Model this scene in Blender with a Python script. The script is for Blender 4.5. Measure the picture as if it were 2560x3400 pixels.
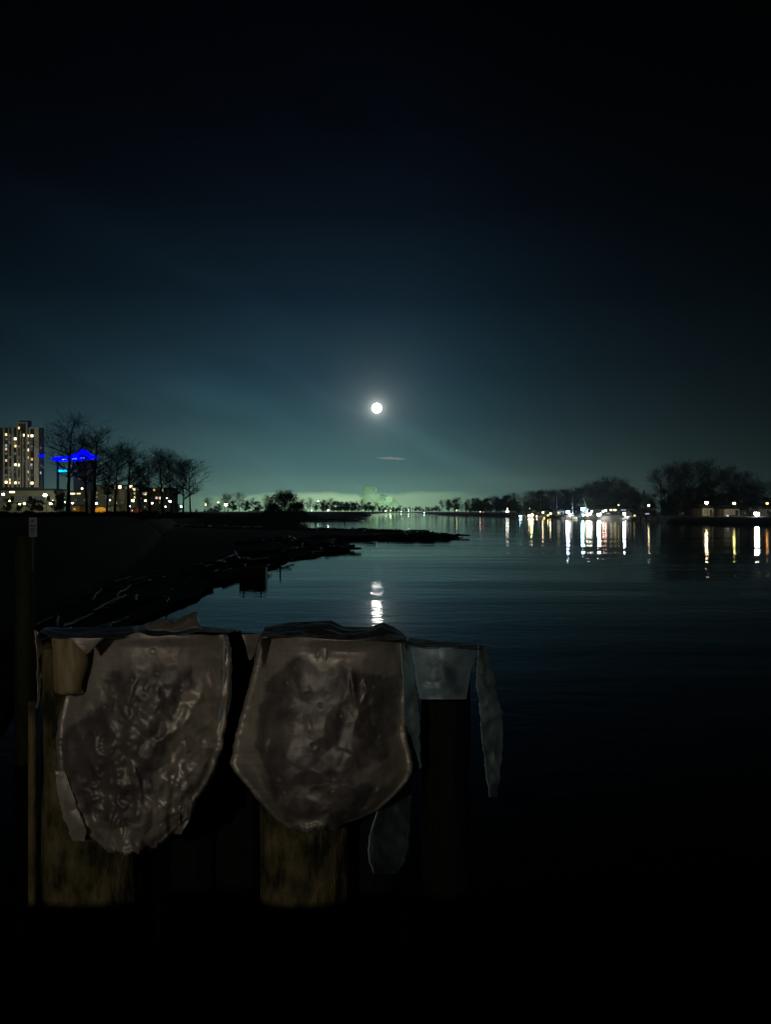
import bpy, bmesh, math, random
from mathutils import Vector, Matrix, noise
R = math.radians
random.seed(11)
for o in list(bpy.data.objects): bpy.data.objects.remove(o)
C = bpy.context.scene.collection
scn = bpy.context.scene

# ------------------------------------------------------------------ camera
F, H, HY = 2297.0, 4.0, 1698.0          # focal length in photo pixels, eye height over the water, horizon row
cam = bpy.data.cameras.new('camera'); camo = bpy.data.objects.new('camera', cam); C.objects.link(camo)
cam.sensor_fit = 'VERTICAL'; cam.sensor_height = 36; cam.lens = 36*F/3400
cam.clip_start = 0.05; cam.clip_end = 30000
camo.location = (0, 0, H); camo.rotation_euler = (R(90-0.05), 0, 0)
scn.camera = camo

# ------------------------------------------------------------------ view
scn.view_settings.view_transform = 'Standard'
scn.view_settings.look = 'None'
scn.view_settings.exposure = 0.0
scn.view_settings.gamma = 1.0
scn.cycles.max_bounces = 6
scn.cycles.transparent_max_bounces = 24

MOON_AZ = math.atan((1251-1280)/F)      # to the left of straight ahead
MOON_EL = math.atan((HY-1355)/F)
MDIR = Vector((math.sin(MOON_AZ)*math.cos(MOON_EL), math.cos(MOON_AZ)*math.cos(MOON_EL), math.sin(MOON_EL)))

# ------------------------------------------------------------------ world: moonlit night sky
def s2l(c):
    return tuple((x/255/12.92 if x/255 <= .04045 else ((x/255+.055)/1.055)**2.4) for x in c)
w = bpy.data.worlds.new('World'); scn.world = w; w.use_nodes = True
nt = w.node_tree; nt.nodes.clear()
def N(t, **k):
    n = nt.nodes.new(t)
    for a, b in k.items(): setattr(n, a, b)
    return n
def L(a, b): nt.links.new(a, b)
def mth(op, a, b=None, c=None, clamp=False):
    n = N('ShaderNodeMath', operation=op); n.use_clamp = clamp
    for i, v in enumerate((a, b, c)):
        if v is None: continue
        if isinstance(v, (int, float)): n.inputs[i].default_value = v
        else: L(v, n.inputs[i])
    return n.outputs[0]
tc = N('ShaderNodeTexCoord'); sep = N('ShaderNodeSeparateXYZ'); L(tc.outputs['Generated'], sep.inputs[0])
X, Y, Z = sep.outputs
el = mth('MULTIPLY', mth('ARCSINE', Z), 57.2958)
elc = mth('ABSOLUTE', el)
az = mth('MULTIPLY', mth('ARCTAN2', X, Y), 57.2958)
ramp = N('ShaderNodeValToRGB'); L(mth('DIVIDE', elc, 45.0), ramp.inputs[0])
stops = [(0.0,(112,158,136)),(1.6,(104,148,134)),(3.4,(76,116,116)),(7.4,(49,82,92)),(11,(32,60,73)),(16.9,(15,33,46)),(23.5,(6,14,24)),(29.5,(2,4,10)),(37,(0,1,3)),(45,(0,0,2))]
cr = ramp.color_ramp
while len(cr.elements) > 1: cr.elements.remove(cr.elements[-1])
for i, (e, c) in enumerate(stops):
    q = cr.elements[0] if i == 0 else cr.elements.new(e/45.0)
    q.position = e/45.0; q.color = s2l(c)+(1,)
# falls off to either side of the moon, faster to the right
da = mth('ADD', az, 2.0)
right = mth('GREATER_THAN', da, 0.0)
wid = mth('ADD', 18.5, mth('MULTIPLY', right, -8.0))
wid2 = mth('ADD', wid, mth('MULTIPLY', elc, 0.10))
fall = mth('DIVIDE', 1.0, mth('ADD', 1.0, mth('POWER', mth('DIVIDE', mth('ABSOLUTE', da), wid2), 2.5)))
# thin high cloud streaks
mp = N('ShaderNodeMapping'); vr = N('ShaderNodeVectorRotate', rotation_type='Y_AXIS'); vr.inputs['Angle'].default_value = R(-26); mp.inputs['Scale'].default_value = (1.6, 1.6, 9.0)
L(tc.outputs['Generated'], vr.inputs[0]); L(vr.outputs[0], mp.inputs[0])
nz = N('ShaderNodeTexNoise'); nz.inputs['Scale'].default_value = 1.6; nz.inputs['Detail'].default_value = 4; nz.inputs['Roughness'].default_value = .5
L(mp.outputs[0], nz.inputs['Vector'])
cir = mth('ADD', mth('MULTIPLY', mth('MAXIMUM', mth('SUBTRACT', nz.outputs[0], 0.50), 0.0), 1.5), -0.06)
cirf = mth('ADD', 1.0, cir)
fac = mth('MULTIPLY', fall, cirf)
# glow around the moon
dot = N('ShaderNodeVectorMath', operation='DOT_PRODUCT'); L(tc.outputs['Generated'], dot.inputs[0]); dot.inputs[1].default_value = MDIR
ang = mth('MULTIPLY', mth('ARCCOSINE', mth('MINIMUM', dot.outputs['Value'], 1.0)), 57.2958)
g1 = mth('MULTIPLY', mth('EXPONENT', mth('MULTIPLY', mth('SUBTRACT', ang, 0.42), -3.0)), 0.34)
g2 = mth('MULTIPLY', mth('EXPONENT', mth('MULTIPLY', ang, -0.6)), 0.14)
glow = mth('ADD', g1, g2)
# pale lit cloud bank low over the far town
mp2 = N('ShaderNodeMapping'); mp2.inputs['Scale'].default_value = (9, 9, 60); L(tc.outputs['Generated'], mp2.inputs[0])
nz2 = N('ShaderNodeTexNoise'); nz2.inputs['Scale'].default_value = 1.0; nz2.inputs['Detail'].default_value = 4; L(mp2.outputs[0], nz2.inputs['Vector'])
topl = mth('ADD', 0.85, mth('MULTIPLY', nz2.outputs[0], 1.3))
band = mth('MULTIPLY', mth('DIVIDE', mth('SUBTRACT', topl, elc), 0.35, clamp=True), mth('SUBTRACT', 1.0, mth('DIVIDE', mth('ABSOLUTE', mth('ADD', az, 4.0)), 13.0), clamp=True))
def rgbmul(colr, f):
    n = N('ShaderNodeMix', data_type='RGBA', blend_type='MULTIPLY'); n.inputs[0].default_value = 1
    if isinstance(colr, tuple): n.inputs[6].default_value = colr
    else: L(colr, n.inputs[6])
    cmb = N('ShaderNodeCombineXYZ'); [L(f, cmb.inputs[i]) for i in range(3)]
    L(cmb.outputs[0], n.inputs[7]); return n.outputs[2]
def rgbadd(a, b):
    n = N('ShaderNodeMix', data_type='RGBA', blend_type='ADD'); n.inputs[0].default_value = 1
    L(a, n.inputs[6]); L(b, n.inputs[7]); return n.outputs[2]
tot = rgbadd(rgbadd(rgbmul(ramp.outputs[0], fac), rgbmul((1.0, 1.08, 1.0, 1), glow)), rgbmul((0.34, 0.46, 0.20, 1), band))
bg = N('ShaderNodeBackground'); L(tot, bg.inputs[0]); bg.inputs[1].default_value = 1.0
L(bg.outputs[0], N('ShaderNodeOutputWorld').inputs[0])

# ------------------------------------------------------------------ moonlight: the one sun lamp
sl = bpy.data.lights.new('moonlight', 'SUN'); sl.energy = 0.15; sl.angle = R(0.8); sl.color = (1.0, .97, .88)
so = bpy.data.objects.new('moonlight', sl); C.objects.link(so)
so.rotation_euler = (-MDIR).to_track_quat('-Z', 'Y').to_euler(); so.location = MDIR*200

# ------------------------------------------------------------------ helpers
def P(px, py, Y): return Vector(((px-1280)/F*Y, Y, H-(py-HY)/F*Y))
def G(px, py, z=0.0):
    Y = (H-z)*F/(py-HY); return Vector(((px-1280)/F*Y, Y, z))
class MB:
    def __init__(s): s.v = []; s.f = []
    def add(s, vs, fs):
        n = len(s.v); s.v += [Vector(v) for v in vs]; s.f += [tuple(i+n for i in f) for f in fs]; return s
    def box(s, c, d, rz=0, rx=0):
        c = Vector(c); M = Matrix.Rotation(rz, 3, 'Z') @ Matrix.Rotation(rx, 3, 'X')
        vs = [c + M @ Vector((x*d[0]/2, y*d[1]/2, z*d[2]/2)) for x in (-1, 1) for y in (-1, 1) for z in (-1, 1)]
        return s.add(vs, [(0,1,3,2),(4,6,7,5),(0,4,5,1),(2,3,7,6),(0,2,6,4),(1,5,7,3)])
    def tube(s, pts, rs, n=8, cap=True):
        pts = [Vector(p) for p in pts]; rings = []
        for i, p in enumerate(pts):
            t = (pts[min(i+1, len(pts)-1)]-pts[max(i-1, 0)]).normalized()
            a = Vector((0, 0, 1)) if abs(t.z) < .9 else Vector((1, 0, 0))
            u = t.cross(a).normalized(); v = t.cross(u)
            rings.append([p+(u*math.cos(k*math.tau/n)+v*math.sin(k*math.tau/n))*rs[i] for k in range(n)])
        vs = [q for r in rings for q in r]; fs = []
        for i in range(len(pts)-1):
            for k in range(n): fs.append((i*n+k, i*n+(k+1) % n, (i+1)*n+(k+1) % n, (i+1)*n+k))
        if cap: fs += [tuple(range(n))[::-1], tuple((len(pts)-1)*n+k for k in range(n))]
        return s.add(vs, fs)
    def ball(s, c, r, n=10, m=6, sz=1):
        c = Vector(c); vs = [c+Vector((0, 0, r*sz))]
        for j in range(1, m):
            for k in range(n):
                a = math.pi*j/m; b = math.tau*k/n
                vs.append(c+Vector((r*math.sin(a)*math.cos(b), r*math.sin(a)*math.sin(b), r*sz*math.cos(a))))
        vs.append(c-Vector((0, 0, r*sz))); fs = []
        for k in range(n): fs.append((0, 1+k, 1+(k+1) % n)); fs.append((len(vs)-1, 1+(m-2)*n+(k+1) % n, 1+(m-2)*n+k))
        for j in range(m-2):
            for k in range(n): fs.append((1+j*n+k, 1+(j+1)*n+k, 1+(j+1)*n+(k+1) % n, 1+j*n+(k+1) % n))
        return s.add(vs, fs)
    def mesh(s, name, mat, smooth=False):
        me = bpy.data.meshes.new(name); me.from_pydata([tuple(v) for v in s.v], [], s.f); me.materials.append(mat)
        if smooth: me.polygons.foreach_set('use_smooth', [True]*len(me.polygons))
        me.update(); return me
    def build(s, name, mat, parent=None, smooth=False, loc=None):
        me = s.mesh(name, mat, smooth); o = bpy.data.objects.new(name, me); C.objects.link(o)
        if loc is not None: o.location = loc
        if parent: o.parent = parent
        return o
def tag(o, label=None, cat=None, group=None, kind=None):
    if label: o['label'] = label
    if cat: o['category'] = cat
    if group: o['group'] = group
    if kind: o['kind'] = kind
    return o
def thing(name, label, cat, loc=(0,0,0), rz=0, group=None, sc=1):
    o = bpy.data.objects.new(name, None); C.objects.link(o); o.empty_display_size = .3
    o.location = loc; o.rotation_euler = (0, 0, rz); o.scale = (sc,)*3 if isinstance(sc, (int, float)) else sc
    return tag(o, label, cat, group)
def copy_tree(o, parent=None):
    c = o.copy(); C.objects.link(c); c.parent = parent
    for ch in o.children: copy_tree(ch, c)
    return c

# ------------------------------------------------------------------ materials
def mat(name, col, rough=.8, metal=0., spec=.5, noise_s=0, noise_a=0, bump=0, bscale=None, stretch=(1,1,1), col2=None):
    m = bpy.data.materials.new(name); m.use_nodes = True; t = m.node_tree; b = t.nodes['Principled BSDF']
    b.inputs['Base Color'].default_value = tuple(col)+(1,); b.inputs['Roughness'].default_value = rough
    b.inputs['Metallic'].default_value = metal; b.inputs['Specular IOR Level'].default_value = spec
    if noise_s:
        c = t.nodes.new('ShaderNodeTexCoord'); mp_ = t.nodes.new('ShaderNodeMapping'); mp_.inputs['Scale'].default_value = stretch
        n = t.nodes.new('ShaderNodeTexNoise'); n.inputs['Scale'].default_value = noise_s; n.inputs['Detail'].default_value = 6; n.inputs['Roughness'].default_value = .62
        t.links.new(c.outputs['Object'], mp_.inputs[0]); t.links.new(mp_.outputs[0], n.inputs['Vector'])
        r = t.nodes.new('ShaderNodeValToRGB'); r.color_ramp.elements[0].position = .35; r.color_ramp.elements[1].position = .65
        c2 = col2 or tuple(x*(1-noise_a) for x in col)
        r.color_ramp.elements[0].color = tuple(c2)+(1,); r.color_ramp.elements[1].color = tuple(col)+(1,)
        t.links.new(n.outputs[0], r.inputs[0]); t.links.new(r.outputs[0], b.inputs['Base Color'])
        if bump:
            bu = t.nodes.new('ShaderNodeBump'); bu.inputs['Distance'].default_value = bump
            t.links.new(n.outputs[0], bu.inputs['Height']); t.links.new(bu.outputs[0], b.inputs['Normal'])
    return m
def emi(name, col, s):
    m = bpy.data.materials.new(name); m.use_nodes = True; t = m.node_tree; t.nodes.clear()
    e = t.nodes.new('ShaderNodeEmission'); e.inputs[0].default_value = tuple(col)+(1,); e.inputs[1].default_value = s
    o = t.nodes.new('ShaderNodeOutputMaterial'); t.links.new(e.outputs[0], o.inputs[0]); return m
M = dict(
 bark=mat('bark', (.06,.05,.04), .9, noise_s=3, noise_a=.5, bump=.02),
 twig=mat('twig', (.055,.045,.038), .9),
 leaf=mat('leaf', (.05,.065,.04), .8, noise_s=.6, noise_a=.5),
 bushleaf=mat('bush_leaf', (.045,.05,.035), .85, noise_s=.6, noise_a=.4),
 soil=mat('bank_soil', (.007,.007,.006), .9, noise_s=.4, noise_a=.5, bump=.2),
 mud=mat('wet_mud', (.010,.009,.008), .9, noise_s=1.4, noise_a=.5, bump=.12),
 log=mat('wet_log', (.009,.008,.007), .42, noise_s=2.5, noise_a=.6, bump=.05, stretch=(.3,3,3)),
 steel=mat('dark_steel', (.12,.12,.12), .5, .6),
 cream=mat('cream_render', (.55,.53,.42), .8, noise_s=.3, noise_a=.12),
 dark=mat('dark_cladding', (.05,.055,.05), .7, noise_s=.3, noise_a=.3),
 greyw=mat('grey_wall', (.28,.29,.26), .8, noise_s=.3, noise_a=.3),
 roof=mat('roofing', (.06,.065,.07), .7, noise_s=.5, noise_a=.3),
 glass=mat('dark_glass', (.02,.025,.03), .12, 0, .8),
 blueglass=mat('blue_glass', (.008,.012,.02), .4, .0, .6),
 towerwall=mat('tower_cladding', (.022,.024,.02), .7, noise_s=.3, noise_a=.3),
 hotelwall=mat('hotel_cladding', (.06,.08,.10), .6, noise_s=.2, noise_a=.2),
 white=mat('white_hull', (.6,.62,.6), .35),
 bluemetal=mat('blue_metal', (.05,.08,.4), .4, .2),
 boat=mat('shed_cladding', (.05,.075,.085), .6, noise_s=.4, noise_a=.3),
 deck=mat('deck_board', (.16,.12,.08), .8, noise_s=3, noise_a=.5, stretch=(1,8,1), bump=.01),
 yellow=mat('yellow_canvas', (.75,.38,.03), .7, noise_s=1, noise_a=.2),
 red=mat('red_paint', (.4,.06,.05), .5),
 crane=mat('crane_paint', (.55,.5,.15), .5),
)

# ------------------------------------------------------------------ the moon
mm = bpy.data.materials.new('moon_surface'); mm.use_nodes = True; t = mm.node_tree; t.nodes.clear()
e = t.nodes.new('ShaderNodeEmission'); n = t.nodes.new('ShaderNodeTexNoise'); n.inputs['Scale'].default_value = .02
r = t.nodes.new('ShaderNodeValToRGB'); r.color_ramp.elements[0].color = (.75,.73,.66,1); r.color_ramp.elements[1].color = (1,.99,.93,1)
cc = t.nodes.new('ShaderNodeTexCoord'); t.links.new(cc.outputs['Object'], n.inputs[0]); t.links.new(n.outputs[0], r.inputs[0]); t.links.new(r.outputs[0], e.inputs[0])
e.inputs[1].default_value = 12; o_ = t.nodes.new('ShaderNodeOutputMaterial'); t.links.new(e.outputs[0], o_.inputs[0])
mo = MB().ball((0,0,0), 24000*17.5/F*.93, 40, 24).build('moon', mm, smooth=True, loc=MDIR*24000)
tag(mo, 'small bright white full moon glowing alone in the dark teal sky', 'moon')

# ------------------------------------------------------------------ water
wm = bpy.data.materials.new('river_water'); wm.use_nodes = True; t = wm.node_tree; b = t.nodes['Principled BSDF']
b.inputs['Base Color'].default_value = (.004,.007,.009,1); b.inputs['Roughness'].default_value = .035; b.inputs['IOR'].default_value = 1.33
def tn(tt, **k):
    n = t.nodes.new(tt)
    for a, bb in k.items(): n.inputs[a].default_value = bb
    return n
tcw = t.nodes.new('ShaderNodeTexCoord')
def wave(scale, stretch, detail, rot=0, dist=0):
    m_ = tn('ShaderNodeMapping', Scale=stretch, Rotation=(0, 0, rot)); t.links.new(tcw.outputs['Object'], m_.inputs[0])
    n_ = tn('ShaderNodeTexNoise', Scale=scale, Detail=detail, Roughness=.5, Distortion=dist); t.links.new(m_.outputs[0], n_.inputs['Vector']); return n_.outputs[0]
def wm_(op, a, bb):
    n = t.nodes.new('ShaderNodeMath'); n.operation = op
    for i, v in enumerate((a, bb)):
        if isinstance(v, (int, float)): n.inputs[i].default_value = v
        else: t.links.new(v, n.inputs[i])
    return n.outputs[0]
calm = wm_('ADD', .35, wm_('MULTIPLY', wave(.022, (.35, 1, 1), 3, .1), 1.3))
h1 = wm_('MULTIPLY', wave(1.7, (.62, 1, 1), 2, .1, .3), .0115)
h2 = wm_('MULTIPLY', wave(.34, (.22, 1, 1), 2, -.06, .2), .028)
h3 = wm_('MULTIPLY', wave(.12, (.16, 1, 1), 1, .05, .2), .10)
hh = wm_('MULTIPLY', wm_('ADD', wm_('ADD', h1, h2), h3), calm)
bu = tn('ShaderNodeBump', Strength=1.0, Distance=1.0); t.links.new(hh, bu.inputs['Height']); t.links.new(bu.outputs[0], b.inputs['Normal'])
wo = MB().add([(-1650,-60,0),(1650,-60,0),(1650,2660,0),(-1650,2660,0)], [(0,1,2,3)]).build('water', wm)
tag(wo, kind='structure')
bed = MB().add([(-1650,-60,-3),(1650,-60,-3),(1650,2660,-3),(-1650,2660,-3)], [(0,1,2,3)]).build('riverbed', M['mud']); tag(bed, kind='structure')

# ------------------------------------------------------------------ banks
def bank(name, shore, back, top, slope=6.0, material='soil'):
    """shore: list of (x,y) along the water, land lies towards 'back' points"""
    mb = MB(); S = []
    for i in range(len(shore)-1):
        a = Vector(shore[i]); b_ = Vector(shore[i+1]); n_ = max(1, int((b_-a).length/12))
        for k in range(n_): S.append(a.lerp(b_, k/n_))
    S.append(Vector(shore[-1]))
    n_ = len(S); rows = []
    for j, (off, z) in enumerate(((0, -1.0), (.25, .25), (.6, .7), (1, 1.0))):
        row = []
        for i, p in enumerate(S):
            tt = (S[min(i+1, n_-1)]-S[max(i-1, 0)]).normalized(); nn = Vector((-tt.y, tt.x))*back
            wob = noise.noise(Vector((p.x*.11, p.y*.11, j*3.1)))
            q = p+nn*(slope*off)+nn*wob*1.5*(.3+off)
            zz = z*top if z > 0 else z
            row.append((q.x, q.y, zz*(1+.12*wob)))
        rows.append(row)
    return S, rows
def bank_mesh(name, shore, side, top, far, slope=6):
    S, rows = bank(name, shore, side, top, slope)
    mb = MB(); n_ = len(S)
    for r_ in rows: mb.add(r_, [])
    mb.add([(x, y, top) for x, y in far], [])
    for j in range(len(rows)-1):
        for i in range(n_-1): mb.f.append((j*n_+i, j*n_+i+1, (j+1)*n_+i+1, (j+1)*n_+i))
    base = (len(rows)-1)*n_
    mb.f.append(tuple(range(base, base+n_))+tuple(range(len(rows)*n_, len(rows)*n_+len(far))))
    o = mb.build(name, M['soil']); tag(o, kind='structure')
    bm = bmesh.new(); bm.from_mesh(o.data); bmesh.ops.triangulate(bm, faces=[f for f in bm.faces if len(f.verts) > 4]); bm.to_mesh(o.data); bm.free()
    return o
lshore = [(-7.5,-8),(-8,4),(-9,14),(-11.5,28),(-15,43),(-24,75),(-36,115),(-50,165),(-66,222),(-64,243),(-44,240),(-33,244),(-30,254),(-38,285),(-50,330),(-62,400),(-50,470),(-34,560),(-14,600),(-12,640),(-22,760),(-24,1000),(-10,1500),(20,2300)]
bank_mesh('riverbank_left', lshore, 1, 3.3, [(20,2650),(-1650,2650),(-1650,-50),(-60,-50)], 7)
rshore = [(400,110),(180,170),(118,212),(107,225),(98,243),(104,285),(107,318),(101,350),(96,385),(93,510),(72,640),(58,765),(62,1000),(72,1300),(90,2300)]
bank_mesh('riverbank_right', rshore, -1, 2.2, [(90,2650),(1650,2650),(1650,110)], 5)
bank_mesh('far_bank', [(-200,2280),(0,2290),(200,2270)], 1, 2.4, [(200,2650),(-200,2650)], 8)

# mud and drift bar that carries the stranded logs
mudpx = [(-300,2700),(60,2330),(300,2150),(480,2062),(600,2012),(700,1958),(760,1930),(800,1926),(868,1900),(960,1862),(1050,1847),(1110,1838),(1158,1828),(1150,1819),(1090,1812),(1066,1804),(1120,1797),(1300,1794),(1450,1793),(1515,1790),(1532,1781),(1480,1773),(1300,1764),(1150,1760),(1000,1758),(850,1757),(740,1753),(660,1747)]
mud = [G(x, y) for x, y in mudpx]
mud2 = []
for i in range(len(mud)-1):
    n_ = max(1, int((mud[i+1]-mud[i]).length/1.6))
    for k in range(n_):
        p = mud[i].lerp(mud[i+1], k/n_); wob = noise.noise(p*.5)*1.0*min(1, p.y/60); mud2.append(Vector((p.x+wob, p.y+wob*.6, 0)))
mud2 += [Vector((-56,190,0)), Vector((-40,120,0)), Vector((-28,75,0)), Vector((-18,40,0)), Vector((-10,16,0)), Vector((-8,4,0)), Vector((-9,-6,0))]
def inside(p, poly):
    c_ = False; j = len(poly)-1
    for i in range(len(poly)):
        a, b_ = poly[i], poly[j]
        if (a[1] > p[1]) != (b_[1] > p[1]) and p[0] < (b_[0]-a[0])*(p[1]-a[1])/(b_[1]-a[1])+a[0]: c_ = not c_
        j = i
    return c_
bm = bmesh.new(); vs = [bm.verts.new((p.x, p.y, -.3)) for p in mud2]; f = bm.faces.new(vs)
ex = bmesh.ops.inset_region(bm, faces=[f], thickness=.45, depth=0)
for v in f.verts: v.co.z = .16+.10*noise.noise(v.co*.6)
bmesh.ops.triangulate(bm, faces=bm.faces[:])
me = bpy.data.meshes.new('mudflat'); bm.to_mesh(me); bm.free(); me.materials.append(M['mud'])
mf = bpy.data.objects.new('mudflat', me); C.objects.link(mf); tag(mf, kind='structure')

# second, smaller bar farther out
bp = [G(x, y) for x, y in [(985,1733),(1060,1732),(1190,1731),(1196,1726),(1120,1722),(1020,1722),(960,1726)]]
MB().add([(p.x, p.y, .1) for p in bp]+[(p.x, p.y, -.5) for p in bp], [tuple(range(7))]+[(i, (i+1) % 7, 7+(i+1) % 7, 7+i) for i in range(7)]).build('mud_island', M['mud'])['kind'] = 'structure'

# ------------------------------------------------------------------ logs
log_meshes = []
for k in range(6):
    mb = MB(); Ln = 1.0; pts = []; rs = []
    for i in range(9):
        tt = i/8-.5; pts.append((tt, .012*math.sin(i*1.3+k), .008*math.sin(i*2.1+k*2))); rs.append(.034*(1-.28*i/8)*(1+.10*math.sin(i*2.7+k)))
    mb.tube(pts, rs, 9)
    for q in range(3):
        x_ = random.uniform(-.35, .4); a = random.uniform(.3, 2.8); mb.tube([(x_, 0, 0), (x_+.02, .06*math.cos(a), .06*math.sin(a))], [.008, .004], 5)
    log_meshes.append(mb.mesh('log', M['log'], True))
mpoly = [(p.x, p.y) for p in mud2]
logs = 0; tries = 0
def put_log(x, y, z, rz, ln, tilt=0, label=None, group=None, thick=1):
    o = bpy.data.objects.new('drift_log', random.choice(log_meshes)); C.objects.link(o)
    o.location = (x, y, z); o.rotation_euler = (random.random()*6, tilt, rz); o.scale = (ln, ln*thick, ln*thick)
    return tag(o, label, 'log', group)
def log_zone(x, y):
    px = 1280+x/y*F; py = HY+(H-.3)/y*F
    if px > 1380: return 'drift log on the thin right end of the long spit of logs', 'logs on the right end of the spit'
    if px > 1130 and py < 1812: return 'drift log on the middle stretch of the long log spit', 'logs on the middle of the spit'
    if py < 1775: return 'drift log along the back edge of the log jam beside the back channel', 'logs along the back channel edge'
    if px > 940: return 'drift log on the lower finger of the log jam that points at the open river', 'logs on the lower finger'
    if px > 740: return 'drift log beside the square timber float at the edge of the log jam', 'logs around the timber float'
    if py < 1990: return 'drift log in the jam left of and nearer than the square timber float', 'logs left of the timber float'
    return 'drift log in the dark nearest part of the jam just above the left capped piling', 'logs above the left capped piling'
edge = [p for p in mud2[:-7] if p.y > 16]
for i in range(230):
    p = random.choice(edge); k = edge.index(p); q = edge[min(k+1, len(edge)-1)]; pr = edge[max(k-1, 0)]
    d = (q-pr); a = math.atan2(d.y, d.x)+random.gauss(0, .28)
    inw = random.uniform(0, 9 if p.y > 70 else 5)
    nrm = Vector((-d.y, d.x, 0)).normalized(); c_ = p+nrm*inw
    if not inside((c_.x, c_.y), mpoly): c_ = p+nrm*.2
    ln = random.uniform(3, 7.5)*(1 if p.y > 45 else .62); lb, gr = log_zone(c_.x, c_.y)
    put_log(c_.x, c_.y, .18+random.random()*.2, a, ln, random.gauss(0, .03), lb, gr, thick=random.uniform(.8, 1.3)*(.55 if p.y < 60 else 1))
for i in range(36):
    px = random.uniform(960, 1200); p = G(px, random.uniform(1723, 1731)); put_log(p.x, p.y, .35+random.random()*.5, random.gauss(0, .4), random.uniform(6, 12), 0,
        'dark log heaped on the small low bar beyond the main log jam', 'logs on the small bar', .8)
a = G(1500, 1785); put_log(a.x+.3, a.y, .35, .05, 5, 0, 'log at the outermost right tip of the whole log spit')
a = G(1125, 1831); put_log(a.x, a.y, .3, R(12), 4.5, 0.03, 'log at the very tip of the lower finger of drift', None, 1.1)
a = G(905, 1872); put_log(a.x, a.y, .35, R(35), 3.2, -.06, 'slanting wet log leaning at the right side of the square timber float', None, .8)

# square timber float at the edge of the jam
p = G(835, 1926); fl = thing('timber_float', 'square dark timber float moored at the right edge of the log jam', 'float', (p.x, p.y+.6, 0), R(4))
MB().box((0,0,.22), (1.5,1.2,.94)).build('float_body', M['log'], fl)
mb = MB(); [mb.box((-.66+.22*i, 0, .71), (.2, 1.26, .035)) for i in range(7)]; mb.build('deck_planks', M['deck'], fl)
for sx in (-.5, .5): MB().tube([(sx,-.55,.72),(sx,-.55,.92)], [.04,.04], 8).build('bollard', M['steel'], fl)

# standing piles in the water
def pile(px, ytop, ybase, wpx, label, group=None):
    b0 = G(px, ybase); top = H-(ytop-HY)/F*b0.y; rr = wpx/F*b0.y/2
    t_ = thing('mooring_pile', label, 'pile', b0, 0, group)
    mb = MB().tube([(0,0,-2),(rr*.1,0,top*.5),(rr*.2,0,top)], [rr*1.05,rr,rr*.92], 12); mb.build('post', M['bark'], t_)
    MB().tube([(rr*.2,0,top-.02),(rr*.2,0,top+.08)], [rr*.98,rr*.5], 12).build('post_top', M['steel'], t_)
pile(762,1714,1756,5,'tall dark pile in the back channel, directly right of the greenish lamp reflection')
pile(831,1727,1757,5,'dark pile in the back channel, middle one of three')
pile(880,1729,1750,4,'short pile in the back channel beside the domed thicket')
pile(1047,1708,1733,4,'thin pile beside the left end of the small bar')
pile(1144,1706,1731,4,'thin pile near the right end of the small bar')
pile(548,1800,1835,4,'slim stake standing in the middle of the log jam')
pile(930,1848,1888,5,'stub pile at the water edge of the log jam')

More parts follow.
